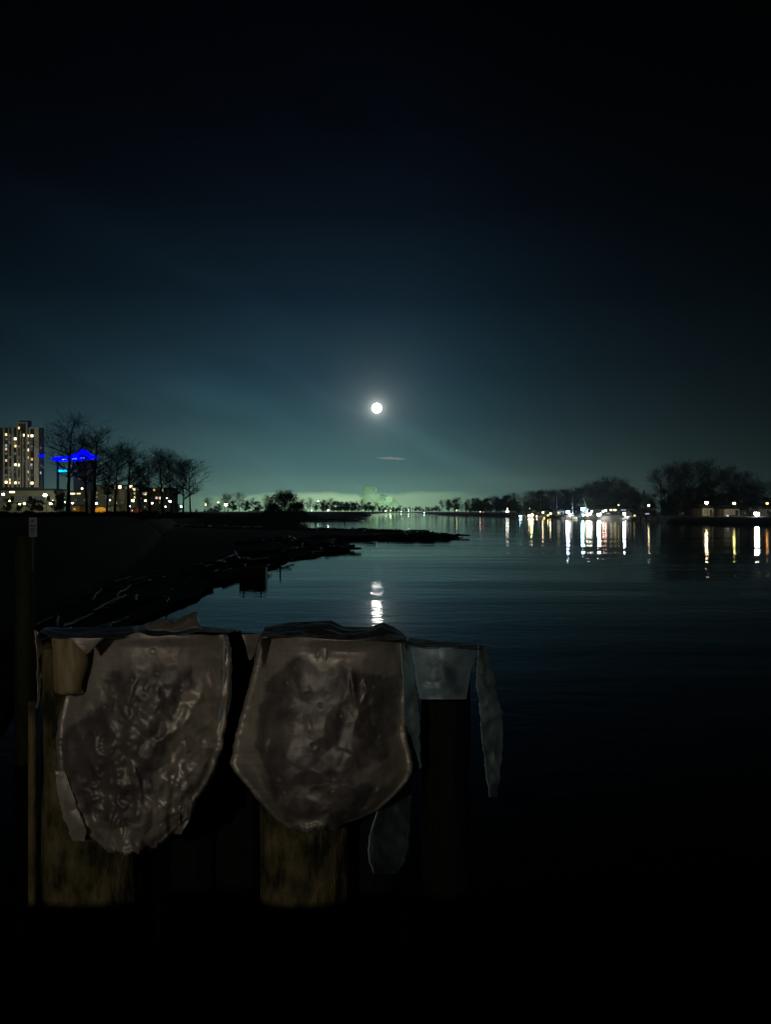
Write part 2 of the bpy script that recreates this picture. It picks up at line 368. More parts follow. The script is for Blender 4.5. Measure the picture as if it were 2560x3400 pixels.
# ------------------------------------------------------------------ trees
def branch_tree(seed, h=10, spread=.42, twigs=1500, trunk_free=.3, tw=.035):
    rnd = random.Random(seed); T = MB(); K = MB()
    def ribbon(a, b_, w0, w1):
        d = (b_-a); s_ = d.cross(Vector((rnd.gauss(0,1), rnd.gauss(0,1), rnd.gauss(0,1)))).normalized()
        K.add([a-s_*w0, a+s_*w0, b_+s_*w1, b_-s_*w1], [(0,1,2,3)])
    ends = []
    def grow(p, d, ln, r_, lvl):
        pts = [p]; rs = [r_]; n_ = 4 if lvl < 2 else 3; q = p.copy(); dd = d.copy()
        for i in range(n_):
            dd = (dd+Vector((rnd.gauss(0,.13), rnd.gauss(0,.13), rnd.gauss(.05,.08)))).normalized(); q = q+dd*ln/n_; pts.append(q.copy()); rs.append(r_*(1-.6*(i+1)/n_))
            if lvl < 3 :
                for s_ in range(2 if lvl else 1):
                    ax = Vector((rnd.gauss(0,1), rnd.gauss(0,1), 0)).normalized(); nd = (dd*.75+ax*(.75 if lvl < 2 else .9)+Vector((0,0,.15))).normalized()
                    grow(q.copy(), nd, ln*rnd.uniform(.45,.7), rs[-1]*.62, lvl+1)
        if lvl < 3: T.tube(pts, rs, 5 if lvl == 0 else 4, False)
        else:
            for i in range(len(pts)-1): ribbon(pts[i], pts[i+1], rs[i]+.008, rs[i+1]+.006)
            ends.append((q.copy(), dd.copy()))
    trunk = [Vector((0,0,-.3))]; rs = [h*.020]; q = Vector((0,0,0)); lean = Vector((rnd.gauss(0,.03), rnd.gauss(0,.03), 1))
    n_ = 12
    for i in range(1, n_+1):
        q = q+(lean+Vector((rnd.gauss(0,.05), rnd.gauss(0,.05), 0)))*h/n_*.93; trunk.append(q.copy()); rr = h*.018*(1-.85*i/n_); rs.append(rr)
        fr = i/n_
        if fr > trunk_free:
            for s_ in range(2):
                a = rnd.random()*math.tau; up = rnd.uniform(.35,.95); prof = math.sin(math.pi*min(1, max(.12, (fr-trunk_free)/(1.02-trunk_free)))**.8)
                grow(q.copy(), Vector((math.cos(a), math.sin(a), up)).normalized(), h*spread*(.25+.45*prof)*rnd.uniform(.7,1.1), rr*.55+.01, 1)
    T.tube(trunk, rs, 7)
    while len(K.f) < twigs*2 and ends:
        p, d = rnd.choice(ends); v = (d+Vector((rnd.gauss(0,.7), rnd.gauss(0,.7), rnd.gauss(.1,.6)))).normalized(); l_ = h*rnd.uniform(.03,.085)
        m_ = p+v*l_; ribbon(p, m_, tw*.45, tw*.3); v2 = (v+Vector((rnd.gauss(0,.5), rnd.gauss(0,.5), rnd.gauss(.1,.4)))).normalized(); ribbon(m_, m_+v2*l_*.7, tw*.3, tw*.15)
        if rnd.random() < .35: ends.append((m_, v))
    return T, K
def crown_tree(seed, h=10, wd=4.5, kind='round', n=2600, leaf=.26, nc=26):
    rnd = random.Random(seed); T = MB(); K = MB()
    T.tube([(0,0,-.3),(.05*h*.1,0,h*.4),(0,0,h*.85)], [h*.022,h*.016,h*.005], 7)
    clumps = []
    for i in range(nc):
        if kind == 'cone':
            z_ = rnd.uniform(.08,.98); r_ = (1-z_)*wd*.5+.1; a = rnd.random()*math.tau; q = r_*rnd.uniform(.3,.95)
            clumps.append((Vector((q*math.cos(a), q*math.sin(a), z_*h)), .07*h*(1.2-z_)+.15))
        elif kind == 'dome':
            a = rnd.random()*math.tau; z_ = rnd.uniform(.0,.95); r_ = wd*.5*math.sqrt(max(0,1-z_**2.2))*rnd.uniform(.3,1); clumps.append((Vector((r_*math.cos(a), r_*math.sin(a), z_*h*.9)), h*.14))
        else:
            a = rnd.random()*math.tau; z_ = rnd.uniform(.25,.95); r_ = wd*.5*math.sqrt(max(0,1-((z_-.6)/.42)**2))*rnd.uniform(.2,1); clumps.append((Vector((r_*math.cos(a), r_*math.sin(a), z_*h)), h*.10*rnd.uniform(.7,1.3)))
    for c_, r_ in clumps:
        T.tube([(0,0,max(.1,c_.z*.6)), tuple(c_)], [h*.006,h*.002], 4, False)
    for i in range(n):
        c_, r_ = rnd.choice(clumps); v = Vector((rnd.gauss(0,.55), rnd.gauss(0,.55), rnd.gauss(0,.55)))*r_; p = c_+v
        u = Vector((rnd.gauss(0,1), rnd.gauss(0,1), rnd.gauss(0,1))).normalized(); q = u.orthogonal().normalized(); s_ = leaf*rnd.uniform(.5,1.1)
        K.add([p-u*s_*.6, p+q*s_*.32, p+u*s_*.7, p-q*s_*.3], [(0,1,2,3)])
    return T, K
TREE = {}
def tree_kind(key, T, K, km, nm, cat):
    TREE[key] = (T.mesh('trunk', M['bark']), K.mesh('crown', M[km]), nm, cat)
for i in range(5): tree_kind('bare%d' % i, *branch_tree(20+i, 10, .42+.04*(i % 3), 1900, [.3,.38,.25,.3,.2][i], .045), 'twig', 'bare_tree', 'tree')
for i in range(3): tree_kind('tall%d' % i, *branch_tree(50+i, 10, .32, 1500, .34, .04), 'twig', 'bare_tree', 'tree')
for i in range(3): tree_kind('round%d' % i, *crown_tree(70+i, 10, 7.5, 'round', 3600, .42), 'bushleaf', 'bushy_tree', 'tree')
for i in range(2): tree_kind('narrow%d' % i, *crown_tree(75+i, 10, 4.2, 'round', 3000, .36), 'bushleaf', 'bushy_tree', 'tree')
tree_kind('dome', *crown_tree(80, 10, 13, 'dome', 13000, .40, 80), 'twig', 'domed_thicket', 'thicket')
for i in range(2): tree_kind('cone%d' % i, *crown_tree(90+i, 10, 3.6, 'cone', 3200, .34), 'leaf', 'conifer_tree', 'tree')
tree_kind('shrub', *crown_tree(95, 10, 16, 'dome', 4500, .8, 60), 'bushleaf', 'shrub', 'shrub')
def put_tree(key, px, ytop, Y, zg, label, group=None, wide=1, name=None):
    tm, km, nm, cat = TREE[key]
    zt = H-(ytop-HY)/F*Y; h_ = max(.5, zt-zg); s_ = h_/10
    t_ = thing(name or nm, label, cat, ((px-1280)/F*Y, Y, zg), random.random()*6.28, group, (s_*wide, s_*wide, s_))
    for nn, m_ in (('trunk', tm), ('crown', km)):
        c_ = bpy.data.objects.new(nn, m_); C.objects.link(c_); c_.parent = t_
    return t_
# left row of bare poplars and maples, one by one
for args in [('tall0',225,1398,165,'tall bare tree with a clean trunk crossing the blue lit roof',1.25),
             ('tall1',306,1432,170,'tall bare tree standing right at the right end of the blue lit roof',1.35),
             ('tall2',287,1452,185,'slender bare tree just left of the tall tree at the blue roof end',.9),
             ('bare1',380,1496,180,'bare tree in front of the left end of the white windowed low block',1.1),
             ('tall2',424,1494,176,'bare tree with thin straight trunk in front of the white windowed low block',1.35),
             ('bare3',352,1512,200,'small bare tree between the blue roof and the low block',1.0),
             ('bare0',498,1520,172,'bare spreading tree between the two low apartment blocks',1.1),
             ('tall0',540,1502,168,'tallest bare tree of the clump over the darker low block',1.5),
             ('bare4',567,1512,176,'bare tree just right of the tallest of the clump',1.0),
             ('bare2',605,1545,160,'bare many-limbed tree near the open end of the row',1.15),
             ('bare1',632,1542,158,'last bare tree at the right end of the left bank row',1.1),
             ('bare3',462,1560,205,'small bare tree behind the gap between the low blocks',1.0)]:
    put_tree(args[0], args[1], args[2], args[3], 3.2, args[4], 'bare trees along the left bank', args[5])
# hedge of shrubs on top of the left bank
for i in range(26):
    px = -10+26*i; put_tree('shrub', px, random.uniform(1694,1704)+max(0,(px-480))*.05, 78+i*2.4, 2.7, 'black shrub in the hedge along the top of the left bank', 'hedge shrubs on the left bank', 1.6)
for i, (px, yt) in enumerate([(20,1655),(60,1668),(105,1650),(128,1660),(180,1668),(196,1630),(590,1672),(650,1690)]):
    put_tree('round%d' % (i % 3), px, yt, 250, 3.2, ['shrubby tree lit from the lamps at the foot of the tower, by the photo edge','low tree left of the pale podium wall','round tree in front of the pale podium wall','second round tree in front of the pale podium wall, right of the first','low tree below the bright lamp at the podium corner','dark tree just right of the podium corner','dark tree at the foot of the right end of the bare row','low dark tree where the left bank meets the back channel'][i], 'trees around the podium' if i < 5 else None, 1.0)
# domed thicket on the point
put_tree('dome',945,1626,243,.5,'dark domed thicket on the point across the back channel',None,1.0)
put_tree('dome',985,1664,246,.5,'lower shoulder of dark thicket to the right of the domed thicket',None,.95)
put_tree('dome',905,1668,241,.5,'lower shoulder of dark thicket to the left of the domed thicket',None,.8)
# far left shore, behind the inlet
def lm(px):
    L_ = [(1430,'the tip of the far right shore'),(1490,'the shore left of the pink lamp'),(1560,'the faint high lamp'),(1600,'the pale pink and reddish lamps'),(1650,'the left of the lamp stack'),(1685,'the lamp stack'),(1715,'the orange lit tower'),(1760,'the small yellow lamp'),(1805,'the first amber marina lamp'),(1840,'the masts of the sailboats'),(1886,'the largest blue white floodlight'),(1937,'the crane boom'),(1990,'the brilliant floodlight'),(2030,'the twin shed windows'),(2076,'the right end of the boat shed'),(2100,'the red light'),(2155,'the lone amber street lamp'),(2206,'the pointed evergreen'),(2275,'the unlit dark house'),(2347,'the left lit house'),(2390,'the gap between the two lit houses'),(2439,'the second lit house'),(2482,'the dim grey house'),(2515,'the bright low white floodlight'),(2549,'the right edge of the photo')]
    return min(L_, key=lambda q: abs(q[0]-px))[1]
def ll(px):
    L_ = [(682,'the dim greenish lamp'),(749,'the yellow green lamp'),(800,'the right of the yellow green lamp'),(850,'the white covered boat'),(895,'the left flank of the domed thicket'),(1000,'the right flank of the domed thicket'),(1034,'the dimmer of two shore lamps'),(1056,'the high lamp'),(1089,'the white shore lamp'),(1150,'the pile on the small bar'),(1228,'the steam plume'),(1290,'the left lamps of the river bend')]
    return min(L_, key=lambda q: abs(q[0]-px))[1]
KW = dict(bare='bare twiggy tree', tall='tall slim bare tree', round='dense bushy tree', narrow='narrow bushy tree', cone='pointed conifer')
def kw(k): return KW[''.join(c for c in k if c.isalpha())]
LS = [(680,1690,'narrow0'),(692,1655,'bare0'),(712,1682,'round0'),(745,1640,'tall1'),(757,1648,'bare1'),(772,1665,'round1'),(792,1642,'bare2'),(815,1660,'round2'),(838,1655,'tall2'),(858,1665,'round0'),(880,1648,'bare3'),(895,1655,'bare0'),(725,1672,'round2'),(1020,1672,'bare1'),(1030,1655,'tall0'),(1000,1660,'bare4'),(1050,1668,'round1'),(1072,1672,'narrow1')]
for i, (px, yt, k) in enumerate(LS):
    put_tree(k, px, yt, 430+i*4, 3, 'hazy %s at %s' % (kw(k), ll(px)), 'hazy %ss at %s' % (kw(k), ll(px)), 1.15)
CS = []
for i in range(22): CS.append((1075+i*11.5, 1655+10*abs(math.sin(i*1.7))+max(0,(i-7))*1.4, random.choice(['bare0','round0','round1','tall0','bare2','round2'])))
for i, (px, yt, k) in enumerate(CS): put_tree(k, px, yt+(4 if k[0] == 'r' else 0), 640+i*12, 2.4, 'far small %s by %s' % (kw(k), ll(px)), 'far %ss by %s' % (kw(k), ll(px)), 1.2)
for i in range(15): put_tree(random.choice(['round0','round1','bare1','cone0']), 1305+i*11, 1684+4*math.sin(i*2.3), 1650, 2.2, 'tiny far tree at the river bend in the centre', 'tiny far trees at the river bend', 1.3)
# right shore woods
RS = []
prof = [(1420,1684),(1450,1680),(1470,1664),(1490,1656),(1510,1660),(1520,1658),(1535,1675),(1560,1662),(1585,1654),(1600,1660),(1625,1655),(1645,1654),(1662,1644),(1680,1650),(1705,1640),(1722,1672),(1740,1652),(1760,1640),(1778,1638),(1795,1640),(1815,1628),(1840,1630),(1860,1628),(1885,1630),(1905,1632),(1930,1625),(1950,1612),(1965,1606),(1985,1602),(2005,1600),(2025,1588),(2045,1590),(2060,1605),(2080,1608),(2095,1618),(2108,1640),(2130,1650),(2145,1640),(2165,1640),(2185,1640)]
for i in range(len(prof)-1):
    (a, ya), (b_, yb) = prof[i], prof[i+1]; n_ = max(1, int((b_-a)/11))
    for k in range(n_): RS.append((a+(b_-a)*k/n_, ya+(yb-ya)*k/n_))
for i, (px, yt) in enumerate(RS):
    Y_ = 780 if px < 1560 else 600 if px < 1720 else 440 if px < 1950 else 400
    k = random.choice(['round0','round1','round2','bare0','bare4','narrow0','bare2'])
    seg = 0 if px < 1560 else 1 if px < 1730 else 2 if px < 1935 else 3 if px < 2112 else 4
    put_tree(k, px, yt+random.uniform(-3,4), Y_+random.uniform(-15,25), 2.2, 'dark skyline %s above %s' % (kw(k), lm(px)), 'skyline %ss above %s' % (kw(k), lm(px)), 1.25 if k[0] != 'n' else 1)
    if seg in (1,2,3) : put_tree('round%d' % (i % 3), px+5, yt+ (HY-yt)*.35, Y_-20, 2.2, 'lower bushy tree behind %s' % lm(px), 'lower trees behind %s' % lm(px), 1.3)
put_tree('cone1',2140,1628,330,2.2,'small conifer spire in the clump right of the red light',None,.8)
rp = [(2200,1575),(2218,1560),(2240,1566),(2262,1556),(2285,1545),(2305,1548),(2325,1538),(2348,1540),(2370,1562),(2395,1568),(2420,1562),(2445,1565),(2470,1575),(2490,1568),(2515,1600),(2540,1598),(2565,1605)]
for i, (px, yt) in enumerate(rp):
    put_tree(['bare0','tall2','tall0','bare4','tall1'][i % 5], px, yt-6+random.uniform(-8,16), 300+random.uniform(-20,30), 2.2, 'tall bare tree above %s' % lm(px), 'tall bare trees above %s' % lm(px), 1.15)
    put_tree('round%d' % (i % 3), px+8, yt+random.uniform(45,90), 285, 2.2, 'dark bushy tree under bare trees behind %s' % lm(px+8), 'bushy trees behind %s' % lm(px+8), 1.2)
for px in range(2215,2570,30): put_tree('round%d' % (px % 3), px, 1672+random.uniform(-6,10), 262, 2.2, 'low dark tree close to the water by %s' % lm(px), 'low shore trees by %s' % lm(px), 1.3)
put_tree('cone0',2206,1662,236,2.0,'pointed evergreen catching yellow light at the right end of the marina',None,1.3)

# ------------------------------------------------------------------ lamps
EM = {}
def em(col, s):
    k = (col, s)
    if k not in EM: EM[k] = emi('lamp_glow', col, s)
    return EM[k]
WH, CY, WA, OR, YG, RD, BL, PK = (1,.97,.9), (.40,.86,1), (1,.76,.42), (1,.42,.10), (.95,.88,.28), (1,.05,.07), (.58,.70,1), (1,.55,.42)
def lamp(px, py, Y, zg, r_, s, col, label, name='street_lamp', cat='street lamp', arm=.0, group=None):
    if px > 1250: s *= .5 if r_ < .65 else 1.5
    if Y > 500 and px > 1250: s *= .5
    if Y > 1000: r_ *= .55
    if px > 1250: r_ = min(r_, .8) if Y < 700 else r_
    p = P(px, py, Y); t_ = thing(name, label, cat, (p.x, p.y, zg), 0, group); hz = p.z-zg
    mb = MB().tube([(arm,0.25,0),(arm,0.25,hz*.6),(arm*.9,0.25,hz+.1)], [.11,.08,.06], 8)
    if name == 'street_lamp': mb.tube([(arm*.9,0.25,hz+.1),(0,0.1,hz+r_*.95)], [.05,.05], 6)
    mb.build('pole', M['steel'], t_)
    MB().tube([(0,0,hz+r_*.55),(0,0,hz+r_*1.05),(0,0,hz+r_*1.25)], [r_*1.02,r_*.8,r_*.2], 12).build('lamp_hood', M['steel'], t_)
    MB().ball((0,0,hz), r_, 12, 8).build('lamp_globe', em(col, s), t_, True)
    return t_
# marina and right shore (photo column, row, distance, ground, radius, strength, tint)
for a in [(1729,1714,440,1.5,.55,160,CY,'cyan tinged dock lamp at the left end of the marina'),
 (1757,1712,440,1.5,.6,120,WA,'left lamp of the warm pair left of the marina masts'),
 (1766,1710,440,1.5,.7,170,YG,'right lamp of the warm pair left of the marina masts'),
 (1782,1714,440,1.5,.4,30,PK,'small pinkish lamp just right of the warm pair'),
 (1760,1688,460,2.2,.4,25,YG,'small yellow lamp standing above the warm pair of lamps'),
 (1803,1701,430,2.2,.5,45,WA,'amber lamp above the cluster of sailboats'),
 (1829,1705,430,2.2,.5,45,WA,'amber lamp among the masts, third along the marina'),
 (1820,1711,415,1.5,.35,25,YG,'small yellow lamp low between the two amber lamps'),
 (1807,1719,400,1.0,.35,25,OR,'low orange lamp on the dock edge at the sailboats'),
 (1847,1705,430,2.2,.38,25,PK,'small pale lamp right of the masts'),
 (1886,1700,380,1.5,1.0,230,BL,'largest blue white floodlight standing alone left of the crane'),
 (1936,1690,365,2.0,.75,170,CY,'cyan white floodlight directly left of the crane boom'),
 (1938,1710,350,1.5,.5,70,YG,'yellow lamp under the crane floodlight'),
 (1951,1709,350,1.5,.55,90,WA,'warm lamp right of the yellow lamp below the crane'),
 (1960,1706,350,1.5,.55,80,WH,'white lamp in the bright row left of the boat shed'),
 (1966,1697,350,2.0,.42,45,WH,'small white lamp above the bright row left of the boat shed'),
 (1990,1708,335,1.5,1.05,220,WH,'broad brilliant floodlight in front of the boat shed'),
 (2004,1697,340,2.0,.45,50,PK,'pinkish lamp just right above the brilliant floodlight'),
 (2012,1695,340,2.0,.45,60,PK,'second pinkish lamp at the left end of the boat shed roof'),
 (2076,1706,315,1.5,.85,110,WH,'big white floodlight at the right end of the boat shed'),
 (2155,1678,300,2.0,.38,45,WA,'lone amber street lamp above the marina sheds'),
 (2347,1669,245,2.0,.48,120,WA,'left amber street lamp of the two tall ones before the lit houses'),
 (2439,1671,245,2.0,.42,40,YG,'yellow street lamp over the second lit house at the right'),
 (2549,1671,245,2.0,.38,22,OR,'orange street lamp at the right edge of the photo'),
 (2515,1706,228,1.8,.72,110,WH,'bright low white floodlight near the right edge'),
 (1595,1699,560,1.5,.45,18,PK,'pale pink lamp on the shore well left of the marina'),
 (1605,1700,560,1.5,.3,10,(1,.25,.15),'reddish lamp beside the pale pink lamp'),
 (1614,1691,580,2.2,.4,18,WA,'small amber lamp right above the reddish lamp'),
 (1685,1689,520,2.2,.45,40,WA,'upper lamp of the small stack left of the orange tower'),
 (1682,1698,510,1.5,.5,45,WH,'lower left lamp of the small stack left of the orange tower'),
 (1688,1698,510,1.5,.5,45,WH,'lower right lamp of the small stack left of the orange tower'),
 (1517,1694,700,2.2,.5,25,YG,'yellow lamp below the round wood at the far right shore'),
 (1544,1666,800,2.2,.3,8,YG,'faint high lamp seen through the far right wood'),
 (1408,1702,1150,2.2,.9,45,CY,'white lamp low on the water right of the river bend'),
 (1357,1693,1500,2.2,.9,28,WH,'upper lamp of the close pair at the river bend'),
 (1357,1698,1500,2.2,.9,30,CY,'lower lamp of the close pair at the river bend'),
 (1332,1699,1500,2.2,1.0,40,WH,'bright lamp left of the close pair at the river bend'),
 (1312,1697,1500,2.2,.6,15,WH,'faint lamp in the middle of the river bend'),
 (1296,1695,1300,2.2,1.1,60,YG,'brightest lamp at the left side of the river bend'),
 (1281,1697,1300,2.2,.8,30,WH,'leftmost lamp at the river bend under the plume'),
 (1089,1694,640,2.2,.45,30,WH,'white lamp on the far left shore right of the domed thicket'),
 (1034,1695,640,2.2,.4,18,CY,'dimmer lamp on the far left shore close to the domed thicket'),
 (1056,1664,700,2.2,.45,18,CY,'high lamp over the trees right of the domed thicket'),
 (749,1675,262,3.0,.50,75,YG,'bright yellow green lamp across the back channel, the one mirrored in it'),
 (682,1675,330,3.0,.3,14,YG,'dim greenish lamp at the right of the bare tree row'),
 (724,1668,430,3.0,.35,12,YG,'faint lamp above the trees left of the bright yellow green lamp'),
 ]:
    big = a[4] > .65
    lamp(*a, name='floodlight' if big or a[0] in (1936,2515) else 'street_lamp', cat='floodlight' if big else 'street lamp', arm=.6 if not big else 0)
# left bank town
for a in [(148,1644,300,3.2,.62,120,(.95,1,.75),'brightest lamp at the right corner of the pale podium'),
 (9,1641,300,3.2,.45,60,(.95,1,.75),'lamp at the left photo edge before the podium'),
 (28,1663,285,3.2,.38,60,YG,'lamp low beside the left photo edge, second from the edge'),
 (20,1682,270,3.2,.32,30,YG,'lowest lamp by the left photo edge'),
 (64,1673,285,3.2,.32,45,YG,'left one of two close lamps below the podium wall'),
 (79,1672,285,3.2,.34,45,WA,'right one of two close lamps below the podium wall'),
 (167,1672,285,3.2,.38,60,YG,'lamp below and right of the brightest podium lamp'),
 (173,1661,300,3.2,.22,20,WH,'tiny lamp directly above the lamp right of the podium'),
 (208,1650,300,3.2,.36,45,YG,'lamp left of the trunk of the tallest bare tree, upper of two'),
 (212,1668,290,3.2,.36,45,YG,'lamp left of the trunk of the tallest bare tree, lower of two'),
 (240,1670,290,3.2,.3,40,WH,'lamp just right of the trunk of the tallest bare tree'),
 (271,1622,330,3.2,.34,20,WA,'high amber lamp between the tall bare trunks'),
 (319,1671,280,3.2,.32,45,WH,'lamp above the orange lit tent'),
 (364,1661,300,3.2,.22,14,WH,'faint lamp at the foot of the first bare tree before the low block'),
 (382,1669,290,3.2,.34,50,YG,'lamp low at the trunk before the low white block'),
 (440,1662,290,3.2,.42,85,YG,'brightest green white lamp beside the low white block'),
 (430,1681,285,3.2,.22,20,WH,'small lamp beneath the brightest green white lamp'),
 (482,1662,290,3.2,.32,40,YG,'lamp between the two low apartment blocks'),
 (504,1670,290,3.2,.34,35,WA,'warm lamp at the foot of the darker low block'),
 (564,1664,290,3.2,.42,75,(.9,1,.8),'bright lamp at the right end of the darker low block'),
 (549,1682,285,3.2,.25,20,WH,'small lamp below the darker low block'),
 (553,1654,300,3.2,.2,14,BL,'tiny bluish lamp left above the bright lamp of the darker block'),
 (600,1682,285,3.2,.32,45,CY,'last lamp at the right under the bare trees')]:
    lamp(*a, arm=.5)

# ------------------------------------------------------------------ buildings
def wall_block(parent, x0, x1, yt, yb, Y, depth, m, name='wall', loc=None):
    a = P(x0, yt, Y); b_ = P(x1, yb, Y); loc = loc or Vector((0,0,0))
    o = MB().box(((a.x+b_.x)/2-loc.x, Y+depth/2-loc.y, (a.z+b_.z)/2-loc.z), (b_.x-a.x, depth, a.z-b_.z)).build(name, M[m], parent); return o
def window(parent, px, py, Y, wpx, hpx, m, loc, frame=True):
    p = P(px, py, Y); ww = wpx/F*Y; hh_ = hpx/F*Y
    fr = MB(); c_ = p-loc
    for sx in (-1, 1): fr.box((c_.x+sx*(ww/2+.06), -.06+c_.y, c_.z), (.1,.14,hh_+.2))
    for sz in (-1, 1): fr.box((c_.x, -.06+c_.y, c_.z+sz*(hh_/2+.06)), (ww,.12,.1))
    o = fr.build('window', M['dark'], parent)
    MB().box((c_.x, c_.y-.03, c_.z), (ww,.04,hh_)).build('pane', m, o)
lit = {k: emi('lit_window', c, s) for k, (c, s) in dict(w=((1,.78,.34),1.7), b=((1,.86,.50),3.4), o=((1,.55,.2),1.0), d=((.6,.6,.45),.18), c=((.7,.85,.95),.5), p=((1,.7,.55),.9), v=((.35,.42,.4),.12)).items()}
# tower
Y0 = 570; base = P(60, 1622, Y0); base.z = 3.2
tw = thing('apartment_tower', 'tall pale apartment tower with scattered yellow lit windows at the left photo edge', 'building', base)
wall_block(tw,-25,127,1420,1702,Y0,6,'towerwall',loc=base)
wall_block(tw,54,90,1404,1420,Y0+.5,5,'dark','upper_wall',base)
wall_block(tw,64,98,1397,1412,Y0+3,3,'dark','penthouse',base)
wall_block(tw,128.4,139,1420,1702,Y0+2,3,'dark','side_wing',base)
for x0, x1, yt in [(112,126.5,1421),(36,42,1420),(53,57,1404),(84,89,1404),(64,66,1430),(95,98,1423),(72,74,1440),(8,11,1421),(24,27,1421)]:
    wall_block(tw,x0,x1,yt,1618,Y0-1.2,1.2,'cream','pier',base)
wall_block(tw,53,90,1402,1405,Y0-1.4,2,'cream','parapet',base)
wall_block(tw,93,127,1420,1423,Y0-1.5,2,'cream','parapet',base)
litset = {(19,1443):'w',(19,1479):'c',(19,1491):'p',(19,1529):'p',(19,1601):'b',(30,1593):'w',(31,1603):'w',(50,1457):'b',(50,1481):'w',(61,1482):'d',(51,1543):'b',(62,1544):'b',(51,1603):'b',(61,1603):'p',
 (61,1421):'w',(76,1445):'b',(90,1447):'b',(105,1447):'b',(90,1470):'p',(90,1494):'b',(90,1519):'w',(105,1525):'o',(90,1567):'w',(90,1591):'p',(105,1604):'b',(75,1471):'d',(75,1519):'d',(104,1469):'v',(104,1493):'v',(103,1543):'c',(20,1458):'d',(133,1488):'d',(133,1570):'c',(134,1545):'v',(141,1550):'v'}
for (x, y), k in litset.items(): window(tw, x, y, Y0 if x < 128 else Y0+2, 8 if k == 'b' else 6.5, 8, lit[k], base)
cnt = 0
for y in range(1446,1612,12):
    for x in (19,31,48,61,77,90,104):
        if all(abs(x-a)+abs(y-b_) > 9 for a, b_ in litset) and cnt < 62: window(tw, x, y, Y0, 6, 8, M['glass'] if random.random() < .45 else lit[random.choice('vdd')], base); cnt += 1
MB().add([(-.0,0,0)],[]) 
# blue strip on the tower wing
a = P(129,1511,Y0-.3); b_ = P(145,1516,Y0-.3)
MB().tube([a-base,(a+b_)/2-base+Vector((0,-.2,-.1)),b_-base],[.7,1.0,.8],8).build('blue_light_strip', emi('blue_led', (.0,.0,1), 2.2), tw)
for i, (fx, aim) in enumerate([(-30,70),(60,60),(150,50)]):  # added floodlights, put in to brighten the tower facade
    b2 = P(fx,1700,505); b2.z = 3.2
    ft = thing('floodlight', ['facade floodlight aimed up the tower from beyond the left photo edge','facade floodlight hidden behind the podium roof, aimed up the tower','facade floodlight right of the podium, aimed up the tower'][i], 'floodlight', b2)
    MB().tube([(0,0,0),(0,0,9)],[.12,.09],8).build('pole', M['steel'], ft); MB().box((0,0,9.2),(1.1,.5,.8),0,R(35)).build('lamp_housing', M['steel'], ft)
    l_ = bpy.data.lights.new('flood_beam','SPOT'); l_.energy = 17000; l_.spot_size = R(75); l_.spot_blend = .6; l_.color = (1,.95,.7); l_.shadow_soft_size = .4
    lo = bpy.data.objects.new('flood_beam', l_); C.objects.link(lo); lo.parent = ft; lo.location = (0,.6,9.4)
    tg = P(aim,1520,Y0)-(b2+Vector((0,.6,9.4))); lo.rotation_euler = tg.to_track_quat('-Z','Y').to_euler()
# podium
base = P(90,1690,316); base.z = 3.2
pd = thing('podium_building', 'long low pale green lit podium in front of the tower', 'building', base)
wall_block(pd,-40,183,1629,1703,316,8,'cream',loc=base)
wall_block(pd,-40,186,1622,1628.6,315,10,'roof','roof',base)
for i, x in enumerate(range(-20,180,20)): window(pd, x, 1655, 316, 10, 14, lit['v'] if i % 3 else M['glass'], base)
window(pd,39,1634,316,18,5,lit['b'],base)
# hotel with the blue crown
base = P(240,1690,620); base.z = 3.2
ht = thing('hotel_building', 'dark glass hotel under the glowing blue peaked roof behind the tall bare trees', 'building', base)
wall_block(ht,242,304,1531,1702,613,5,'hotelwall',loc=base); wall_block(ht,190,241.5,1557,1571,620,2,'hotelwall','sign_wing',base); wall_block(ht,186,190,1530,1702,624,3,'hotelwall','column',base)
wall_block(ht,236,300,1640,1702,560,8,'dark','annex',base)
for (x, y, k) in [(250,1563,'v'),(262,1590,'v'),(296,1550,'v')]: window(ht, x, y, 613, 8, 6, lit[k], base)
blue = emi('blue_led_roof', (0,0,1), 8)
out_t = [(170,1522),(176,1518),(200,1517),(228,1513),(247,1506),(258,1498),(268,1491),(272,1490),(280,1496),(292,1508),(305,1512),(317,1515)]
out_b = [(170,1526),(176,1529),(200,1530),(228,1529),(247,1529),(258,1528),(268,1527),(272,1526.5),(280,1525),(292,1523),(305,1520),(317,1518)]
mb = MB(); vs_ = []
for (x, y), (x2, y2) in zip(out_t, out_b):
    for Yq in (612, 618): vs_ += [P(x,y,612)-base+Vector((0,Yq-612,0)), P(x2,y2,612)-base+Vector((0,Yq-612,0))]
fs_ = []
for i in range(len(out_t)-1):
    a_ = i*4; c_ = a_+4; fs_ += [(a_,a_+1,c_+1,c_),(a_+2,c_+2,c_+3,a_+3),(a_,c_,c_+2,a_+2),(a_+1,a_+3,c_+3,c_+1)]
fs_ += [(0,2,3,1),(len(vs_)-4,len(vs_)-3,len(vs_)-1,len(vs_)-2)]
mb.add(vs_, fs_); mb.build('crown_roof', blue, ht)
for x0, x1, y in [(205,222,1526),(240,252,1524),(266,282,1521.5)]:
    a = P(x0,y,611.4)-base; b_ = P(x1,y-1,611.4)-base; MB().tube([a,b_],[.35,.45],6).build('cove_light', emi('cyan_led', (.08,.25,1), 7), ht)
a = P(195,1563.5,619)-base; b_ = P(220,1563.5,619)-base
MB().tube([a,b_],[.95,.95],10).build('sign_bar', emi('cyan_sign', (0,.50,1), 4), ht)
